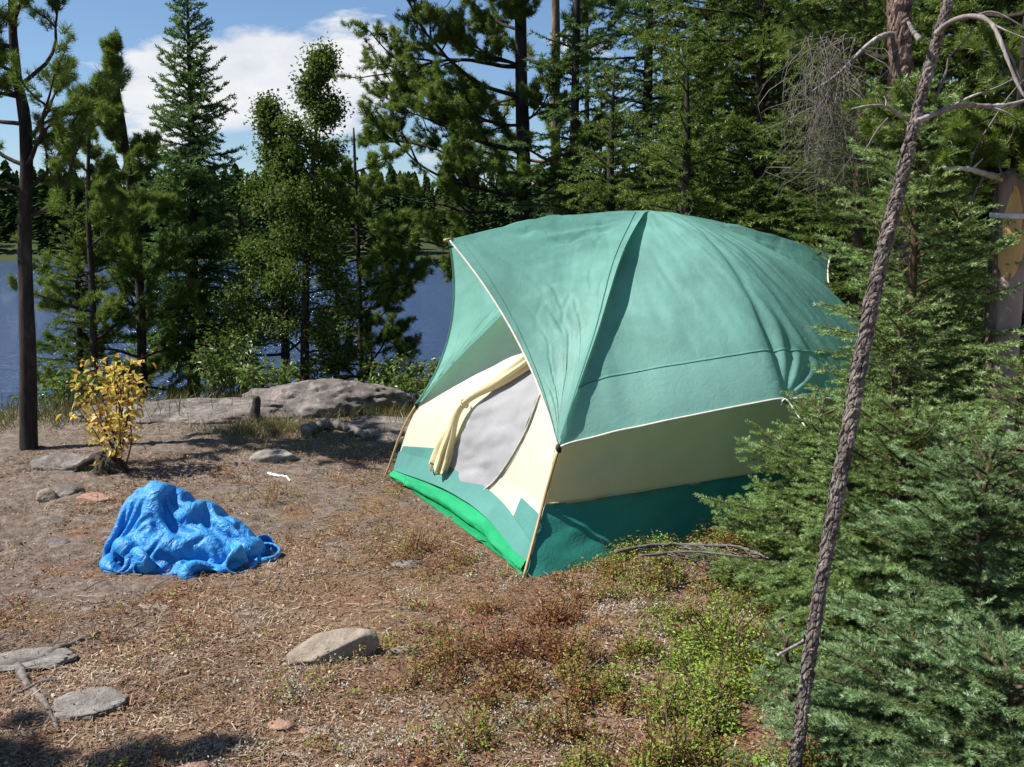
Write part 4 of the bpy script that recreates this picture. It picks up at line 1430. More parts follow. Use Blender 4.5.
for px, Y, topy, R, sd, mt, lb in ((80, 10.4, 205, 0.55, 121, "fir", "feathery low cedar at the water right of the left edge trunk"), (243, 11.2, 190, 0.50, 123, "fir", "feathery cedar between the slender spruce and the leafy pair"), (336, 10.9, 200, 0.42, 124, "fir", "feathery cedar hugging the leafy pair's right side")):
    b_ = base(px, Y)
    conifer("cedar_tree", lb, "cedar tree", b_, at_y(px, topy, Y)[2] - b_[2], R, np.random.default_rng(sd), [(v_ * 0.8, f_) for v_, f_ in BR_FAR], 0.085, M[mt], M["bark_dark"], z0=0.15, nb=64, droop=0.4, rise=0.12, tip=0.2,
            spacing=0.085, side=0.45, trunk_r=0.04, prof=0.65, group="feathery cedars at the water", hang=0.2, hv=0.3)

# big pine behind the tent with limbs reaching left over the water
r = np.random.default_rng(107)
b_ = base(523, 13.0)
LL = []
for h in np.linspace(3.5, 9.5, 28):
    az = r.choice([180, 180, 150, 210, 200, 0, 90, 270]) + r.uniform(-25, 25)
    LL.append((h, az, r.uniform(-6, 28), r.uniform(0.9, 1.9)))
LL += [(4.2, 183, 14, 1.9), (4.9, 175, 10, 2.0), (5.4, 190, 6, 2.0), (3.9, 165, 12, 1.8), (5.8, 182, 3, 2.0), (4.5, 178, 4, 1.9)]
pine("pine_tree", "big dark pine behind the tent with limbs reaching left over the lake", b_, [(0.1, 0, -0.3), (0.05, 0, 3), (-0.03, 0, 6), (-0.1, 0, 11)], 0.155, LL, r, TUFT_FAR, M["pine"], M["bark_dark"], "tall pines behind the tent", dens=5, depth=2, tsc=0.60, sp=60)
r = np.random.default_rng(108)
LL = [(h, r.uniform(0, 360), r.uniform(0, 25), r.uniform(0.9, 1.8)) for h in np.linspace(4.6, 10, 22)]
pine("pine_tree", "bare-stemmed pine trunk just right of the big dark pine", base(551, 14.5), [(0, 0, -0.3), (0.02, 0, 3), (0.05, 0, 6), (0.0, 0, 11)], 0.135, LL, r, TUFT_FAR, M["pine"], M["bark_pine"], "tall pines behind the tent", dens=3, depth=1)
# lower foliage at the shore between the pair and the tent
r = np.random.default_rng(109)
LL = [(h, r.uniform(0, 360), r.uniform(-10, 30), r.uniform(0.45, 0.85)) for h in np.linspace(0.5, 3.3, 44)]
pine("pine_tree", "bushy young pine at the water left of the tent's front tip", base(358, 11.6), [(0, 0, -0.2), (0.03, 0, 1.5), (0.0, 0, 3.8)], 0.05, LL, r, TUFT_FAR, M["pine"], M["bark_dark"], "pines by the lake", dens=8, tsc=0.55)

# dark conifers behind and right of the tent
FIRS = [
    (573, 12.2, 8.0, 1.0, 212, "spruce_far", 0.8, 110, "narrow spruce standing between the bare pine trunk and the tent peak"),
    # px, Y, H, R, seed, material, z0, nb, label
    (585, 15.5, 9.0, 1.5, 201, "spruce_far", 1.0, 120, "bluish spruce with open drooping boughs beside the bare pine trunk"),
    (645, 12.5, 7.5, 1.5, 202, "spruce_far", 0.5, 125, "dark spruce rising straight behind the tent peak"),
    (700, 11.0, 7.0, 1.6, 203, "fir", 0.4, 130, "yellow-green fir behind the tent's right shoulder"),
    (755, 10.0, 7.5, 1.6, 204, "fir", 0.4, 130, "dense fir between the yellow-green fir and the dead hanging twigs"),
    (800, 11.5, 8.0, 1.7, 205, "spruce_far", 0.3, 125, "shaded dark fir directly behind the dead hanging twigs"),
    (870, 9.0, 7.0, 1.5, 206, "fir", 0.4, 120, "fir crowding behind the scaly pine trunk"),
    (950, 8.5, 7.0, 1.5, 207, "fir", 0.3, 120, "fir filling the gap right of the leaning trunk's top"),
    (1020, 8.0, 7.0, 1.5, 208, "fir", 0.3, 110, "fir behind the banded trunk at the right edge"),
    (610, 10.8, 3.6, 1.0, 209, "fir", 0.1, 70, "low fir peeping over the tent's roof left of its peak"),
    (680, 9.2, 3.2, 0.9, 210, "fir", 0.1, 70, "low bright fir just above the tent's peak"),
    (482, 13.2, 3.2, 0.9, 211, "fir", 0.1, 80, "dark fir at the shore behind the tent's front tip"),
]
for px, Y, H, R, sd, mt, z0, nb, lb in FIRS:
    r = np.random.default_rng(sd)
    conifer("fir_tree" if mt == "fir" else "spruce_tree", lb, "fir tree" if mt == "fir" else "spruce tree", base(px, Y), H, R, r, BR_FAR, 0.10, M[mt], M["bark_dark"], z0=z0, nb=nb, droop=0.50, rise=0.10, tip=0.22,
            spacing=0.085, side=0.42, trunk_r=0.09, prof=0.6, group="conifers behind the tent", top=5.4, hang=0.32, hv=0.34, sub=0.6)

DEEP = [o for o in COL.objects if o.parent is None and o.get("group") == "conifers behind the tent"][:4]
r = np.random.default_rng(299)
for i, (px, Y) in enumerate([(600, 19.5), (660, 17.5), (715, 16.0), (775, 15.0), (835, 14.0), (895, 13.0), (960, 12.0), (1020, 11.5), (690, 22.0), (810, 20.0), (900, 18.0), (1000, 16.5)]):
    src = DEEP[i % 4]
    c = src.copy()
    COL.objects.link(c)
    c.location = base(px, Y, -0.2)
    c.rotation_euler = (0, 0, r.uniform(0, 6.28))
    c["label"] = "dark fir deep in the forest behind the nearer conifers"
    c["group"] = "firs deep in the forest"
    for ch in [q_ for q_ in COL.objects if q_.parent == src]:
        d = ch.copy()
        COL.objects.link(d)
        d.parent = c

# ------------------------------------------------------------------ scaly pine with hanging dead twigs
r = np.random.default_rng(301)
Yt = 6.2
b_ = base(912, Yt)
tp1 = at_y(899, -40, Yt)
sc = thing("pine_tree", "scaly brown pine trunk with a dead branch of hanging twigs", "pine tree", b_)


def scaly(path, rad, n, sides, seed, amp, flakes, r, fl=0.03, ku=7, kz=16):
    pp = smooth_path(path, n)
    s = np.linspace(0, 1, n)
    rd = np.interp(s, np.linspace(0, 1, len(rad)), rad)
    V, Fc = tube(pp, rd, sides)
    m = n * sides
    cen = np.repeat(pp, sides, 0)
    nv_ = nrm(V[:m] - cen)
    th = np.tile(np.linspace(0, 2 * PI, sides, endpoint=False), n)
    zz = np.repeat(np.concatenate([[0], np.cumsum(np.linalg.norm(np.diff(pp, axis=0), axis=1))]), sides)
    # plates of bark in slanting rows, each tilted out over the one above it
    cz = zz * kz
    cu = th / (2 * PI) * ku
    wob = 0.35 * vn(v3(np.cos(th) * 2, np.sin(th) * 2, zz * kz * 0.5), seed)
    # wrap seam: the slant shifts whole cells only
    uu = cu + 0.0 * cz + wob
    vv = cz + 0.8 * np.sin(th + 1.0) + 1.2 * np.sin(th) * 0 + wob
    f1, f2, rnd, dv = worley(uu, vv, seed)
    crev = np.clip((f2 - f1) / 0.22, 0, 1) ** 0.6
    h = crev * (0.45 + 0.55 * rnd) - 0.55 * dv * crev + 0.25 * vn(np.stack([np.cos(th) * 6, np.sin(th) * 6, zz * kz * 2.5], -1), seed + 2)
    V[:m] += nv_ * (amp * (h - 0.4))[:, None]
    tn = np.concatenate([np.clip(0.25 + 0.45 * rnd + 0.12 * vn(np.stack([np.cos(th) * 9, np.sin(th) * 9, zz * kz * 4], -1), seed + 4), 0, 1), [0.5, 0.5]])
    b = Buf().add(V, Fc, tn)
    # loose bark scales
    i = r.integers(2, n - 2, flakes)
    a = r.uniform(0, 2 * PI, flakes)
    idx = i * sides + (a / (2 * PI) * sides).astype(int) % sides
    tg = nrm(np.gradient(pp, axis=0))[i]
    nn = nv_[idx]
    sd = np.cross(tg, nn)
    ang = r.normal(0.55, 0.25, flakes)[:, None]
    ax = nrm(tg * np.cos(ang) + sd * np.sin(ang))
    ax = nrm(ax + nn * r.uniform(0.0, 0.35, flakes)[:, None])
    tV = np.array([[-.5, 0, -.06], [-.25, .22, .0], [.3, .2, .05], [.5, 0.02, .12], [.25, -.2, .04], [-.3, -.22, .0], [0, 0, 0.10]])
    tF = np.array([[6, 0, 1], [6, 1, 2], [6, 2, 3], [6, 3, 4], [6, 4, 5], [6, 5, 0]])
    P = V[:m][idx] + nn * amp * 0.1
    FV, FF = instance(tV, tF, P, ax, nn, fl * r.uniform(0.5, 1.3, flakes))
    b.add(FV, FF, np.repeat(np.clip(r.normal(0.68, 0.34, flakes), 0, 1), 7))
    return b, pp


bb, pp = scaly(np.array([[0, 0, -0.2], [-0.02, 0, 1.2], (tp1 - b_) * 0.6, tp1 - b_, (tp1 - b_) * 1.5]), [0.085, 0.075, 0.07, 0.06, 0.04], 160, 40, 5, 0.016, 900, r, 0.055)
bb.build("trunk", M["bark_pine"], sc, smooth=False)
# its dead branch
pa, pb_, pc = at_y(902, 36, Yt) - b_, at_y(868, 45, Yt - 0.1) - b_, at_y(838, 74, Yt - 0.2) - b_
br = Buf()
pth = smooth_path(np.array([pa, (pa + pb_) / 2 + [0, 0, 0.03], pb_, pc, pc + [-0.15, -0.03, -0.10]]), 30)
br.add(*tube(pth, np.linspace(0.022, 0.006, 30), 7))
br.build("dead_branch", M["deadwood"], sc)
tw = Buf()
for k in range(300):
    px = r.normal(832, 19)
    py0 = r.uniform(28, 110)
    p0 = at_y(px, py0, Yt - 0.2 + r.normal(0, 0.10)) - b_
    if k < 190:
        L = r.uniform(0.12, 0.62)
        d = np.array([r.normal(0, 0.28), r.normal(0, 0.2), -1.0])
    else:
        L = r.uniform(0.1, 0.3)
        p0 = at_y(r.normal(828, 20), r.uniform(110, 180), Yt - 0.2 + r.normal(0, 0.1)) - b_
        d = nrm(np.array([r.normal(0, 0.8), r.normal(0, 0.4), -0.5]))
    q = np.linspace(0, 1, 7)[:, None]
    P = p0 + d * q * L + np.array([r.normal(0, 0.09), r.normal(0, 0.09), 0.03]) * np.sin(q * r.uniform(2, 5)) + r.normal(0, 0.006, (7, 3))
    tw.add(*tube(P, np.linspace(0.0026, 0.0008, 7) * r.uniform(0.6, 1.3), 3, False))
tw.build("hanging_twigs", M["deadtwig"], sc)
cr = Buf()
out = []
for (h, az, el, L) in [(z_, r.uniform(0, 360), r.uniform(-5, 25), r.uniform(0.7, 1.3)) for z_ in np.linspace(2.6, 5.0, 12)]:
    i = int(np.argmin(abs(pp[:, 2] - h)))
    a, e = math.radians(az), math.radians(el)
    branchy(pp[i], (math.cos(a) * math.cos(e), math.sin(a) * math.cos(e), math.sin(e)), L, r, 1, out, 0.02, 0.35, 0.1, (3, 6), 0.45, 55, cr)
cr.build("branch", M["bark_dark"], sc)
nb_ = Buf()
P = [p for (p, d, f) in out for _ in range(3)]
D = [nrm(d + r.normal(0, 0.4, 3)) for (p, d, f) in out for _ in range(3)]
scatter(nb_, TUFT, P, D, r.normal(size=(len(P), 3)), 1.0, np.clip(r.normal(0.5, 0.15, len(P)), 0, 1), r)
nb_.build("crown", M["pine"], sc, smooth=False)

# ------------------------------------------------------------------ banded bare trunk at the right edge
Yb = 5.0
b_ = (at_y(1007, 260, Yb)[0], Yb, gs(2.4, Yb))
bt = thing("dead_tree", "grey bare trunk with orange wound and white band at the right edge", "dead tree", b_)
r = np.random.default_rng(311)
q = np.linspace(0, 1, 90)
tpb = at_y(1008, 176, Yb)[2] - b_[2]
V, Fc = tube(np.stack([0.01 * np.sin(q * 3), 0 * q, -0.2 + (tpb + 0.2) * q], -1), 0.082 - 0.006 * q, 40)
nn = nrm(V * np.array([1, 1, 0.0]) + 1e-9)
V = V + nn * (0.006 * fbm(V * np.array([18, 18, 3.0]), 4, 3))[:, None]
V[-1, 2] += 0.05
Buf().add(V, Fc).build("trunk", M["strip"], bt)


def shell(z0, z1, a0, a1, rad, seed, n=40, m=24, jag=0.15):
    zz = np.linspace(0, 1, n)
    aa = np.linspace(0, 1, m)
    A, Z = np.meshgrid(aa, zz, indexing="ij")
    wj = jag * vn(v3(Z * 6, A * 0 + seed), seed)
    ang = a0 + (a1 - a0) * (0.5 + (A - 0.5) * (np.sin(PI * np.clip(Z, 0.001, 0.999)) ** 0.35 + wj))
    zc = z0 + (z1 - z0) * (Z + 0.05 * vn(v3(A * 5, A * 0 + seed), seed + 3))
    rr = rad + 0.003 * fbm(v3(A * 4, Z * 9), 3, seed) + 0.002
    rr = rr - 0.02 * (np.minimum(A, 1 - A) < 0.01)
    P = np.stack([rr * np.cos(ang) + 0.01 * np.sin((zc + 0.2) / (tpb + 0.2) * 3), rr * np.sin(ang), zc], -1)
    return P.reshape(-1, 3), grid_faces(m, n)[:, ::-1]


zb = at_y(1008, 215, Yb)[2] - b_[2]
z1_, z2_ = at_y(1008, 268, Yb)[2] - b_[2], at_y(1008, 200, Yb)[2] - b_[2]
Buf().add(*shell(z1_ - 0.03, z2_ + 0.06, math.radians(208), math.radians(292), 0.0835, 4, 60, 30, 0.32)).build("wood_wound", M["orangewood"], bt)
bk = Buf()
bk.add(*shell(-0.1, tpb - 0.02, math.radians(165), math.radians(212), 0.090, 6, 90, 16, 0.35))
bk.build("bark_strip", M["bark_pine"], bt)
th = np.linspace(0, 2 * PI, 50, endpoint=False)
bd = Buf()
ring = []
for zz_, rr_ in ((-0.013, 0.094), (-0.012, 0.097), (0.012, 0.097), (0.013, 0.094)):
    ring.append(np.stack([rr_ * np.cos(th) + 0.01 * math.sin((zb + 0.2) / (tpb + 0.2) * 3), rr_ * np.sin(th), zb + zz_ + 0.008 * np.sin(th)], -1))
bd.add(np.array(ring).reshape(-1, 3), grid_faces(4, 50, True))
bd.build("band", M["white"], bt)
bw = Buf()
bp = [at_y(1002, 178, Yb - 0.05) - b_, at_y(985, 174, Yb - 0.16) - b_, at_y(968, 169, Yb - 0.2) - b_, at_y(944, 168, Yb - 0.22) - b_]
pth = smooth_path(np.array(bp), 24)
bw.add(*tube(pth, np.linspace(0.019, 0.008, 24) * (1 + 0.12 * np.sin(np.arange(24) * 1.7)), 8))
bw.add(*tube(np.array([pth[14], pth[14] + [0.05, 0, 0.05]]), [0.006, 0.003], 5))
bw.build("broken_branch", M["bleached"], bt)
for pix in ([(968, 175), (975, 150), (990, 125), (1010, 95), (1024, 80)], [(984, 176), (972, 200), (968, 225)], [(1005, 180), (1000, 160), (1020, 120)]):
    P = np.array([at_y(a_, b2, Yb - 0.18) - b_ for a_, b2 in pix])
    Buf().add(*tube(smooth_path(P, 16), np.linspace(0.006, 0.003, 16), 5)).build("dead_twig", M["deadtwig"], bt)
# its live boughs above, hiding the top
r = np.random.default_rng(312)
out = []
cw = Buf()
for k in range(11):
    a, e = r.uniform(-2.9, -0.2), r.uniform(-0.25, 0.15)
    branchy((0, 0, tpb + r.uniform(0.02, 0.30)), (math.cos(a) * math.cos(e), math.sin(a) * math.cos(e), math.sin(e)), r.uniform(0.25, 0.5), r, 1, out, 0.008, 0.3, -0.15, (3, 6), 0.5, 55, cw)
for k in range(24):
    a, e = r.uniform(0, 2 * PI), r.uniform(-0.35, 0.3)
    branchy((0, 0, tpb - 0.06 + r.uniform(0.02, 0.9) * (k % 3 > 0) + 0.08), (math.cos(a) * math.cos(e), math.sin(a) * math.cos(e), math.sin(e)), r.uniform(0.35, 0.75), r, 1, out, 0.012, 0.35, 0.1, (3, 6), 0.5, 55, cw)
cw.add(*tube(np.array([[0.01, 0, tpb - 0.1], [0.02, 0, tpb + 0.6], [0.0, 0, tpb + 1.6]]), [0.03, 0.025, 0.01], 8))
cw.build("branch", M["bark_dark"], bt)
nb_ = Buf()
P = [p for (p, d, f) in out for _ in range(3)]
D = [nrm(d + r.normal(0, 0.4, 3)) for (p, d, f) in out for _ in range(3)]
scatter(nb_, TUFT, P, D, r.normal(size=(len(P), 3)), 0.8, np.clip(r.normal(0.6, 0.15, len(P)), 0, 1), r)
nb_.build("crown", M["pine"], bt, smooth=False)

# ------------------------------------------------------------------ leaning scaly trunk in the foreground
Yl = 2.62
gp0 = np.array([(797 - 512) / F * Yl / CP, Yl, 0.0])
pl_ = [at_y(790, 800, Yl), at_y(799, 735, Yl), at_y(818, 600, Yl + 0.01), at_y(845, 450, Yl + 0.03), at_y(872, 300, Yl + 0.06), at_y(896, 200, Yl + 0.07), at_y(920, 100, Yl + 0.08), at_y(938, 35, Yl + 0.09), at_y(948, -5, Yl + 0.10), at_y(958, -120, Yl + 0.12)]
b_ = np.array([pl_[0][0], pl_[0][1], gs(pl_[0][0], pl_[0][1])])
lt = thing("dead_tree", "thin leaning dead trunk with scaly bark and bleached branches", "dead tree", b_)
r = np.random.default_rng(321)
rel = np.array(pl_) - b_
rel = np.concatenate([[rel[0] + (rel[0] - rel[1]) * 0.6], rel])
bb, pp = scaly(rel, [0.0185, 0.0170, 0.0150, 0.0150, 0.0172, 0.0172, 0.0140, 0.0105, 0.0088, 0.0080, 0.006], 1000, 80, 15, 0.0075, 3000, r, 0.017, 6, 36)
bb.build("trunk", M["bark_near"], lt, smooth=False)


def dead_branch(pix, r0, r1, mat, subs=(), yoff=0.0, name="branch"):
    P = smooth_path(np.array([at_y(a_, b2, Yl + 0.06 + dy + yoff) - b_ for a_, b2, dy in pix]), 40)
    b = Buf()
    V, Fc = tube(P, np.linspace(r0, r1, 40) * (1 + 0.10 * r.normal(size=40)), 8)
    b.add(V + r0 * 0.25 * fbm(V * 60, 3, 5)[:, None], Fc)
    o = b.build(name, mat, lt)
    for sp in subs:
        Q = smooth_path(np.array([at_y(a_, b2, Yl + 0.06 + dy + yoff) - b_ for a_, b2, dy in sp]), 20)
        Buf().add(*tube(Q, np.linspace(r1 * 1.1, 0.0012, 20), 6)).build("twig", mat, o)
    return o


dead_branch([(936, 34, 0), (950, 22, -0.05), (972, 16, -0.10), (990, 22, -0.14), (1000, 40, -0.18), (1010, 66, -0.2), (1022, 92, -0.22), (1036, 110, -0.24)], 0.0075, 0.003, M["deadwood"],
            [[(985, 20, -0.13), (1005, 30, -0.16), (1030, 40, -0.2)], [(998, 36, -0.17), (1012, 58, -0.18), (1018, 75, -0.2), (1026, 88, -0.2)], [(975, 16, -0.1), (992, 12, -0.1), (1015, 22, -0.1), (1040, 42, -0.1)]])
dead_branch([(915, 122, 0), (935, 114, 0.02), (960, 106, 0.05), (990, 106, 0.08), (1012, 104, 0.1), (1040, 96, 0.12)], 0.0082, 0.0042, M["deadwood"],
            [[(945, 110, 0.03), (970, 97, 0.0), (995, 88, -0.02), (1015, 78, -0.04)], [(985, 106, 0.08), (1005, 112, 0.08), (1018, 120, 0.08)]])
dead_branch([(908, 120, 0), (895, 112, -0.03), (884, 106, -0.05), (868, 106, -0.08), (852, 109, -0.1)], 0.0048, 0.0022, M["deadwood"], [[(886, 106, -0.05), (886, 100, -0.05), (884, 96, -0.05)]])
dead_branch([(888, 118, 0), (876, 132, 0), (868, 146, 0), (864, 152, 0)], 0.003, 0.0015, M["deadtwig"])
dead_branch([(935, 100, 0.03), (946, 72, 0.05), (950, 56, 0.05), (966, 40, 0.05), (975, 25, 0.05)], 0.004, 0.0015, M["deadtwig"], [[(946, 72, 0.05), (958, 66, 0.05), (970, 58, 0.05)]])
dead_branch([(806, 640, 0), (795, 646, -0.03), (778, 655, -0.08)], 0.006, 0.004, M["deadwood"])
dead_branch([(920, 40, 0.0), (912, 30, 0.02), (908, 22, 0.03)], 0.008, 0.004, M["deadwood"])


# ------------------------------------------------------------------ young spruces, right foreground
NEAR = [
    # px, Y, H, R, seed, mat, nb, temps, label
    (815, 4.15, 0.86, 0.50, 401, "spruce_near", 62, "N", "young spruce in front of the tent's shaded side wall"),
    (905, 3.55, 0.95, 0.62, 402, "spruce_near", 66, "N", "bushy spruce right behind the leaning trunk's middle"),
    (985, 3.05, 0.92, 0.58, 403, "spruce_blue", 64, "N", "bluish spruce filling the right edge below the banded trunk"),
    (925, 2.72, 0.42, 0.50, 404, "spruce_blue", 44, "N", "low bluish spruce at the bottom right of the leaning trunk"),
    (1010, 2.45, 0.52, 0.50, 405, "spruce_blue", 46, "N", "low bluish spruce in the bottom right corner"),
    (795, 3.15, 0.30, 0.13, 406, "spruce_blue", 16, "N", "tiny bluish spruce seedling left of the leaning trunk"),
    (905, 5.05, 2.35, 0.72, 407, "spruce_near", 80, "M", "taller bright spruce reaching over the tent's rear corner"),
    (940, 5.4, 1.75, 0.50, 408, "spruce_near", 78, "M", "sunlit spruce between leaning trunk and banded trunk"),
    (892, 4.70, 1.22, 0.55, 409, "spruce_near", 60, "M", "yellowish spruce touching the tent fly's right end"),
    (1040, 3.9, 1.16, 0.55, 410, "spruce_near", 60, "M", "shaded spruce at the right edge below the banded trunk"),
    (850, 6.6, 3.4, 0.80, 411, "fir", 70, "M", "dark fir just behind the tent's rear tip"),
]
for px, Y, H, R, sd, mt, nb, tm, lb in NEAR:
    r = np.random.default_rng(sd)
    n_ = tm == "N"
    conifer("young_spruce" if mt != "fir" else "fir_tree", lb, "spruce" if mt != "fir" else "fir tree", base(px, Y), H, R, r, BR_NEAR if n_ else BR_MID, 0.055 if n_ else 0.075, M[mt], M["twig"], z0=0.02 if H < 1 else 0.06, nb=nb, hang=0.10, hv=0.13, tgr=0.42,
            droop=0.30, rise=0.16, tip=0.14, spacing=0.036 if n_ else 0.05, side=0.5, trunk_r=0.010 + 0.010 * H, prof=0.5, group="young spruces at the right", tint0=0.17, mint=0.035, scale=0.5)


# ------------------------------------------------------------------ ground cover
def cover(n, fn, r, xr, yr):
    """Random points kept with probability fn(x, y)."""
    x = r.uniform(*xr, n)
    y = yr[0] + (yr[1] - yr[0]) * r.uniform(0, 1, n) ** 1.25
    keep = r.uniform(0, 1, n) < fn(x, y)
    x, y = x[keep], y[keep]
    return x, y, g(x, y) + 0.004


def in_tent(x, y, m=0.02):
    dx, dy = x - TO[0], y - TO[1]
    u = dx * EU[0] + dy * EU[1]
    v = dx * EV[0] + dy * EV[1]
    return (u > -m) & (u < TL + m) & (v > -m) & (v < TW + m)


r = np.random.default_rng(501)
# dead needles and leaf bits
lb_ = Buf()
x, y, z = cover(380000, lambda x, y: np.where(in_tent(x, y), 0, np.clip(0.75 + 0.9 * fbm(v3(x * 1.6, y * 1.6), 3, 3) - 0.18 * sst(-0.4, -1.8, x) * sst(3.9, 5.2, y), 0.12, 1)), r, (-3.6, 2.6), (2.3, 8.4))
n = len(x)
P = np.stack([x, y, z + r.uniform(0, 0.008, n)], -1)
D = np.stack([r.normal(size=n), r.normal(size=n), r.normal(0, 0.30, n)], -1)
tN = (np.array([[0, -0.5, 0], [0, 0.5, 0], [10, 0.4, 0.6], [10, -0.3, 0.6]]) * 0.0023, np.array([[0, 1, 2, 3]]))
tB = (np.array([[0, 0, 0], [4, 2.6, 0.8], [8.5, 0, 0.4], [4, -2.4, -0.3]]) * 0.0015, np.array([[0, 1, 2, 3]]))
T = np.clip(0.50 + 0.24 * r.normal(size=n) + 0.3 * fbm(v3(x * 2.6, y * 2.6), 2, 13), 0, 1)
scatter(lb_, [tN, tN, tN, tB], P, D, v3(r.normal(0, .3, n), r.normal(0, .3, n), 1.0), r.uniform(0.5, 1.7, n), T, r)
nT = 900
x = r.uniform(-2.6, 1.6, nT); y = r.uniform(2.4, 7.0, nT)
k = ~in_tent(x, y, 0.05); x, y = x[k], y[k]; nT = len(x)
tS = (np.array([[0, -0.5, 0], [0, 0.5, 0], [0, 0, 0.9], [14, 0.5, 1.5], [14, 1.4, 1.5], [14, 1.0, 2.3], [30, 0.6, 0.5], [30, 1.1, 0.5], [30, 0.9, 1.0]]) * 0.0030,
      np.array([[0, 1, 4, 3], [1, 2, 5, 4], [2, 0, 3, 5], [3, 4, 7, 6], [4, 5, 8, 7], [5, 3, 6, 8]]))
scatter(lb_, [tS], np.stack([x, y, g(x, y) + 0.008], -1), np.stack([r.normal(size=nT), r.normal(size=nT), r.normal(0, 0.12, nT)], -1), v3(r.normal(0, .2, nT), 0, 1.0), r.uniform(0.4, 1.4, nT), np.clip(r.normal(0.55, 0.3, nT), 0, 1), r)
tag(lb_.build("forest_litter", M["litter"], smooth=False), "brown needle and leaf litter over the clearing", "litter", kind="stuff")

# low heath: green and reddish sprigs
hb = Buf()


def heath_p(x, y):
    d = np.clip(0.16 + 2.0 * fbm(v3(x * 2.2, y * 2.2), 4, 23, 0.65), 0, 1)
    right = sst(-0.15, 0.85, x - 0.10 * (y - 3))
    reg = 0.05 + 0.24 * sst(-1.0, 0.3, x) * sst(5.6, 4.4, y) + 0.85 * right * sst(6.2, 4.6, y)
    edge_ = 0.5 * np.exp(-((x - 1.1) / 0.8) ** 2 - ((y - 4.6) / 0.3) ** 2)
    cl = sst(-0.25, 0.30, vn(v3(x * 8.5, y * 8.5), 26) + 0.5 * vn(v3(x * 19, y * 19), 27))
    return np.where(in_tent(x, y, 0.03), 0, np.clip((reg * (0.05 + 1.9 * d) + edge_) * (0.10 + 1.2 * cl), 0, 1))


x, y, z = cover(120000, heath_p, r, (-2.6, 2.3), (2.4, 6.8))
n = len(x)
mix = sst(-0.1, 0.9, x - 0.1 * (y - 3))
tm = np.clip(0.24 + 0.46 * mix + 0.46 * fbm(v3(x * 3.2, y * 3.2), 4, 33) + 0.17 * r.normal(size=n), 0, 1)
hh = r.uniform(0.02, 0.080, n) * (1 + 0.6 * mix) * (0.55 + 0.8 * sst(-0.25, 0.6, vn(v3(x * 8.5, y * 8.5), 26) + 0.5 * vn(v3(x * 19, y * 19), 27))) * (0.8 + 1.3 * np.clip(fbm(v3(x * 2.2, y * 2.2), 4, 23, 0.65), 0, 0.7))
tV, tF = leaf_t(0.55, 0.1)
for k in range(10):
    f = (k + 1) / 10
    P = np.stack([x + r.normal(0, 0.014, n), y + r.normal(0, 0.014, n), z + hh * f * r.uniform(0.5, 1.05, n)], -1)
    D = np.stack([r.normal(size=n), r.normal(size=n), r.normal(0.35, 0.35, n)], -1)
    scatter(hb, [(tV, tF)], P, D, v3(r.normal(0, .45, n), r.normal(0, .45, n), 1.0), r.uniform(0.008, 0.0175, n), np.clip(tm + r.normal(0, 0.16, n), 0, 1), r)
tag(hb.build("heath_plants", M["heath"], smooth=False), "low green and reddish heath plants covering the ground", "ground cover", kind="stuff")
# thin woody stems under the sprigs
sb_ = Buf()
sx = np.array([[0, -0.5, 0], [0, 0.5, 0], [30, 0.3, 0], [30, -0.3, 0]]) * 0.0022
P = np.stack([x, y, z - 0.004], -1)
D = np.stack([r.normal(0, 0.6, n), r.normal(0, 0.6, n), np.ones(n)], -1)
scatter(sb_, [(sx, np.array([[0, 1, 2, 3]]))], P, D, r.normal(size=(n, 3)), hh / 0.06, np.full(n, 0.2), r)
tag(sb_.build("heath_stems", M["litter"], smooth=False), "thin brown stems of the low heath plants", "ground cover", kind="stuff")

# reindeer lichen clumps
lc = Buf()
x, y, z = cover(4200, lambda x, y: np.where(in_tent(x, y, 0.05), 0, np.clip(0.08 + 1.5 * fbm(v3(x * 2.3, y * 2.3), 3, 53), 0, 1) * sst(-1.6, -0.2, x)), r, (-2.4, 1.9), (2.3, 5.0))
n = len(x)
for k in range(26):
    P = np.stack([x + r.normal(0, 0.016, n), y + r.normal(0, 0.016, n), z + r.uniform(0, 0.034, n)], -1)
    D = np.stack([r.normal(size=n), r.normal(size=n), np.abs(r.normal(0.6, 0.5, n))], -1)
    scatter(lc, [tB], P, D, r.normal(size=(n, 3)), r.uniform(0.5, 0.9, n), np.clip(r.normal(0.5, 0.2, n), 0, 1), r)
tag(lc.build("lichen", M["lichen"], smooth=False), "pale grey lichen tufts among the heath", "lichen", kind="stuff")

# dry grass by the outcrop and scattered blades
gr = Buf()
blade = (np.array([[0, -0.5, 0], [0, 0.5, 0], [14, 0.35, 0.0], [14, -0.35, 0], [28, 0, -5]]) * 0.0032, None)
bF4, bF3 = np.array([[0, 1, 2, 3]]), np.array([[3, 2, 4]])


def grass(cx, cy, sx_, sy_, n, ht, tmean, zf=None):
    x = r.normal(cx, sx_, n)
    y = r.normal(cy, sy_, n)
    z = g(x, y) if zf is None else zf(x, y)
    D = np.stack([r.normal(0, 0.45, n), r.normal(0, 0.45, n), np.ones(n)], -1)
    V, F4 = instance(blade[0], bF4, np.stack([x, y, z - 0.005], -1), D, r.normal(size=(n, 3)), ht / 0.09 * r.uniform(0.5, 1.2, n))
    off = (np.arange(n) * 5)[:, None, None]
    gr.add(V, [F4, (bF3[None] + off).reshape(-1, 3)], np.repeat(np.clip(r.normal(tmean, 0.2, n), 0, 1), 5))


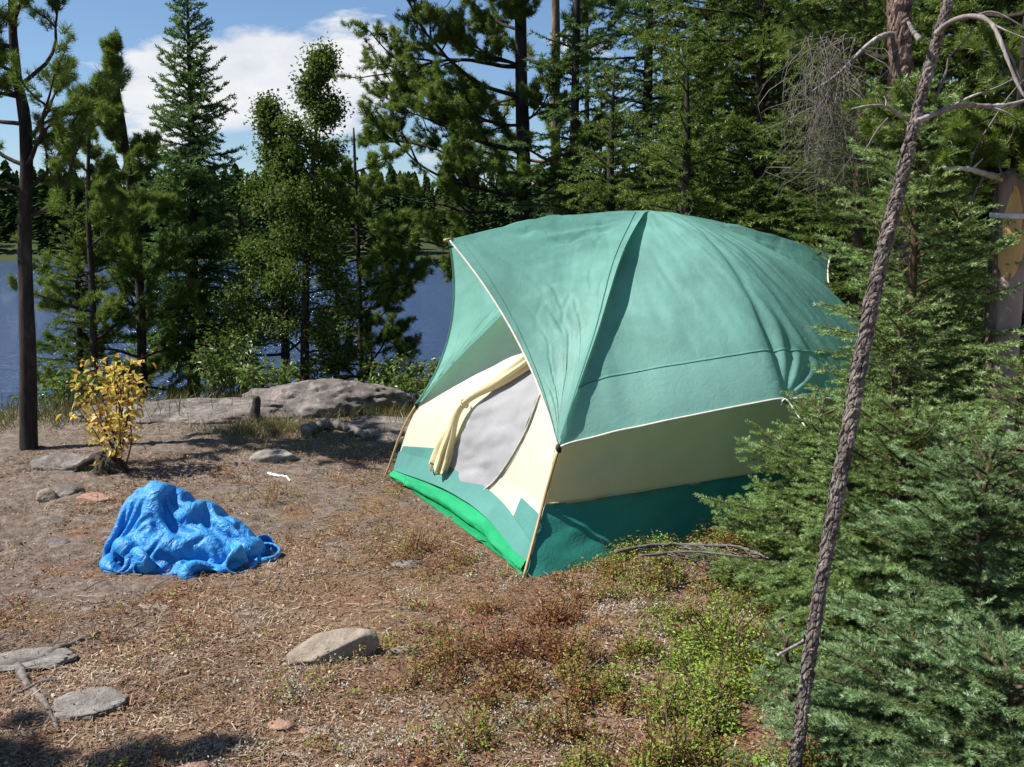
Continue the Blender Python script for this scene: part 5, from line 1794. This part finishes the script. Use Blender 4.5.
grass(-1.95, 7.75, 0.24, 0.16, 1500, 0.13, 0.55)
grass(-1.35, 7.35, 0.35, 0.2, 700, 0.09, 0.75)
grass(-1.05, 8.35, 0.30, 0.25, 900, 0.16, 0.5)
grass(-3.6, 8.6, 0.7, 0.3, 1800, 0.22, 0.3)
grass(-0.62, 5.55, 0.25, 0.35, 500, 0.05, 0.8)
grass(-1.3, 5.6, 0.10, 0.10, 160, 0.06, 0.8)
grass(-1.55, 5.6, 0.4, 0.4, 200, 0.05, 0.8)
grass(-2.75, 6.55, 0.06, 0.05, 140, 0.09, 0.35)
grass(-0.3, 4.9, 0.25, 0.25, 350, 0.045, 0.6)
grass(-1.05, 4.9, 0.3, 0.3, 260, 0.05, 0.55)
grass(0.15, 4.2, 0.3, 0.12, 260, 0.055, 0.45)
tag(gr.build("dry_grass", M["grass"], smooth=False), "sparse dry grass tufts on the clearing and outcrop", "grass", kind="stuff")

# ------------------------------------------------------------------ far forest over the lake
r = np.random.default_rng(601)
fb = Buf()


def far_tree(r, pointed=True):
    n = 90
    u = r.uniform(0, 1, n) ** 0.8
    rad = (0.17 * (1 - u) ** (0.8 if pointed else 0.45) + 0.012)
    a = r.uniform(0, 2 * PI, n)
    c = np.stack([rad * np.cos(a) * 0.6, rad * np.sin(a) * 0.6, u * 0.97 + 0.03], -1)
    o1 = np.stack([rad * np.cos(a) * 0.9, rad * np.sin(a) * 0.9, -0.04 * np.ones(n)], -1)
    sd = np.stack([-np.sin(a), np.cos(a), np.zeros(n)], -1) * (0.035 + 0.2 * rad)[:, None]
    V = np.stack([c - sd, c + sd, c + o1, c + [0, 0, 0.05]], 1).reshape(-1, 3)
    k = np.arange(n)[:, None] * 4
    return V, np.concatenate([k + [[0, 1, 2]], k + [[1, 0, 3]]])


FT = [far_tree(r, True) for _ in range(4)] + [far_tree(r, False) for _ in range(3)]
n = 3000
x = r.uniform(-190, 230, n)
y = 130 + 190 * r.uniform(0, 1, n) ** 1.5
z = g(x, y)
k = z > WZ + 0.6
x, y, z = x[k], y[k], z[k]
n = len(x)
S = r.uniform(4.5, 13.5, n)
scatter(fb, FT, np.stack([x, y, z - 0.3], -1), v3(r.normal(size=n), r.normal(size=n), 0.0), np.tile([0, 0, 1.0], (n, 1)), S, np.clip(r.normal(0.5, 0.22, n), 0, 1), r)
tag(fb.build("far_forest", M["forest"], smooth=False), "dark forest along the far shore of the lake", "forest", kind="stuff")

# ------------------------------------------------------------------ a pine just outside the left edge that shades the lower left corner
r = np.random.default_rng(701)
LL = [(h, r.uniform(0, 360), r.uniform(-5, 12), r.uniform(0.25, 0.45)) for h in np.linspace(1.75, 2.25, 12)]
pine("pine_tree", "pine whose shadow falls on the lower left corner", (-3.12, 2.66, gs(-3.12, 2.66)), [(0, 0, -0.2), (0.0, 0, 1.2), (0.02, 0, 2.4)], 0.05, LL, r, TUFT, M["pine"], M["bark_dark"], dens=3)

# ------------------------------------------------------------------ light and sky
SUN = nrm(np.array([-0.63, -0.05, 0.775]))
sun = bpy.data.lights.new("sun", "SUN")
sun.energy = 5.0
sun.angle = math.radians(0.53)
sun.color = (1.0, 0.955, 0.88)
so = bpy.data.objects.new("sun", sun)
COL.objects.link(so)
so.rotation_euler = Vector(SUN).to_track_quat("Z", "Y").to_euler()
so.location = (-8, 0, 9)

w = bpy.data.worlds.new("World")
scene.world = w
w.use_nodes = True
nt = w.node_tree
nt.nodes.clear()
out = nt.nodes.new("ShaderNodeOutputWorld")
sky = nt.nodes.new("ShaderNodeTexSky")
sky.sky_type = "NISHITA"
sky.sun_disc = False
sky.sun_elevation = math.asin(SUN[2])
sky.sun_rotation = math.atan2(SUN[0], SUN[1])
sky.altitude = 300
sky.air_density = 1.0
sky.dust_density = 0.3
sky.ozone_density = 6.0
bg = nt.nodes.new("ShaderNodeBackground")
bg.inputs[1].default_value = 0.075
nt.links.new(sky.outputs[0], bg.inputs[0])
# cumulus: a bank in one part of the sky and ragged ones elsewhere, by direction
tc = nt.nodes.new("ShaderNodeTexCoord")
nv = nt.nodes.new("ShaderNodeVectorMath"); nv.operation = "NORMALIZE"
nt.links.new(tc.outputs["Generated"], nv.inputs[0])
mp = nt.nodes.new("ShaderNodeMapping")
mp.inputs["Scale"].default_value = (1, 1, 2.2)
nt.links.new(nv.outputs[0], mp.inputs[0])
n1 = noise(nt, 5.5, 8, 0.58, mp.outputs[0], 0.35)
n2 = noise(nt, 2.4, 3, 0.5, mp.outputs[0], 0.2)


def bank(px, py, sx, amt):
    d = nrm(ray(px, py))
    dn = nt.nodes.new("ShaderNodeVectorMath"); dn.operation = "SUBTRACT"
    nt.links.new(nv.outputs[0], dn.inputs[0])
    dn.inputs[1].default_value = tuple(d)
    ml = nt.nodes.new("ShaderNodeVectorMath"); ml.operation = "MULTIPLY"
    nt.links.new(dn.outputs[0], ml.inputs[0])
    ml.inputs[1].default_value = (1 / sx, 1 / sx, 2.3 / sx)
    ln = nt.nodes.new("ShaderNodeVectorMath"); ln.operation = "LENGTH"
    nt.links.new(ml.outputs[0], ln.inputs[0])
    return mathn(nt, "MULTIPLY", mathn(nt, "SUBTRACT", 1.0, ln.outputs["Value"], True), amt)


cov = mathn(nt, "ADD", n1.outputs["Fac"], mathn(nt, "MULTIPLY", mathn(nt, "SUBTRACT", n2.outputs["Fac"], 0.5), 0.5))
for bk_ in ((278, 72, 0.165, 0.42), (100, 75, 0.10, 0.12), (170, 130, 0.12, 0.2), (420, 160, 0.20, 0.30), (600, 40, 0.12, 0.25)):
    cov = mathn(nt, "ADD", cov, bank(*bk_))
cm = ramp(nt, [(0.67, (0, 0, 0)), (0.765, (1, 1, 1))], cov)
ccol = ramp(nt, [(0.38, (0.66, 0.72, 0.84)), (0.62, (1.0, 1.0, 1.0))], n1.outputs["Fac"])
bgc = nt.nodes.new("ShaderNodeBackground")
nt.links.new(ccol.outputs[0], bgc.inputs[0])
bgc.inputs[1].default_value = 0.57
mx = nt.nodes.new("ShaderNodeMixShader")
nt.links.new(cm.outputs[0], mx.inputs[0])
nt.links.new(bg.outputs[0], mx.inputs[1])
nt.links.new(bgc.outputs[0], mx.inputs[2])
nt.links.new(mx.outputs[0], out.inputs[0])

vs = scene.view_settings
vs.view_transform = "Standard"
vs.look = "None"
vs.exposure = 0.75
vs.gamma = 1.0
vs.use_curve_mapping = False
cy = scene.cycles
cy.max_bounces = 6
cy.diffuse_bounces = 4
cy.glossy_bounces = 2
cy.transmission_bounces = 4
cy.transparent_max_bounces = 4
cy.use_denoising = True
cy.caustics_reflective = False
cy.caustics_refractive = False
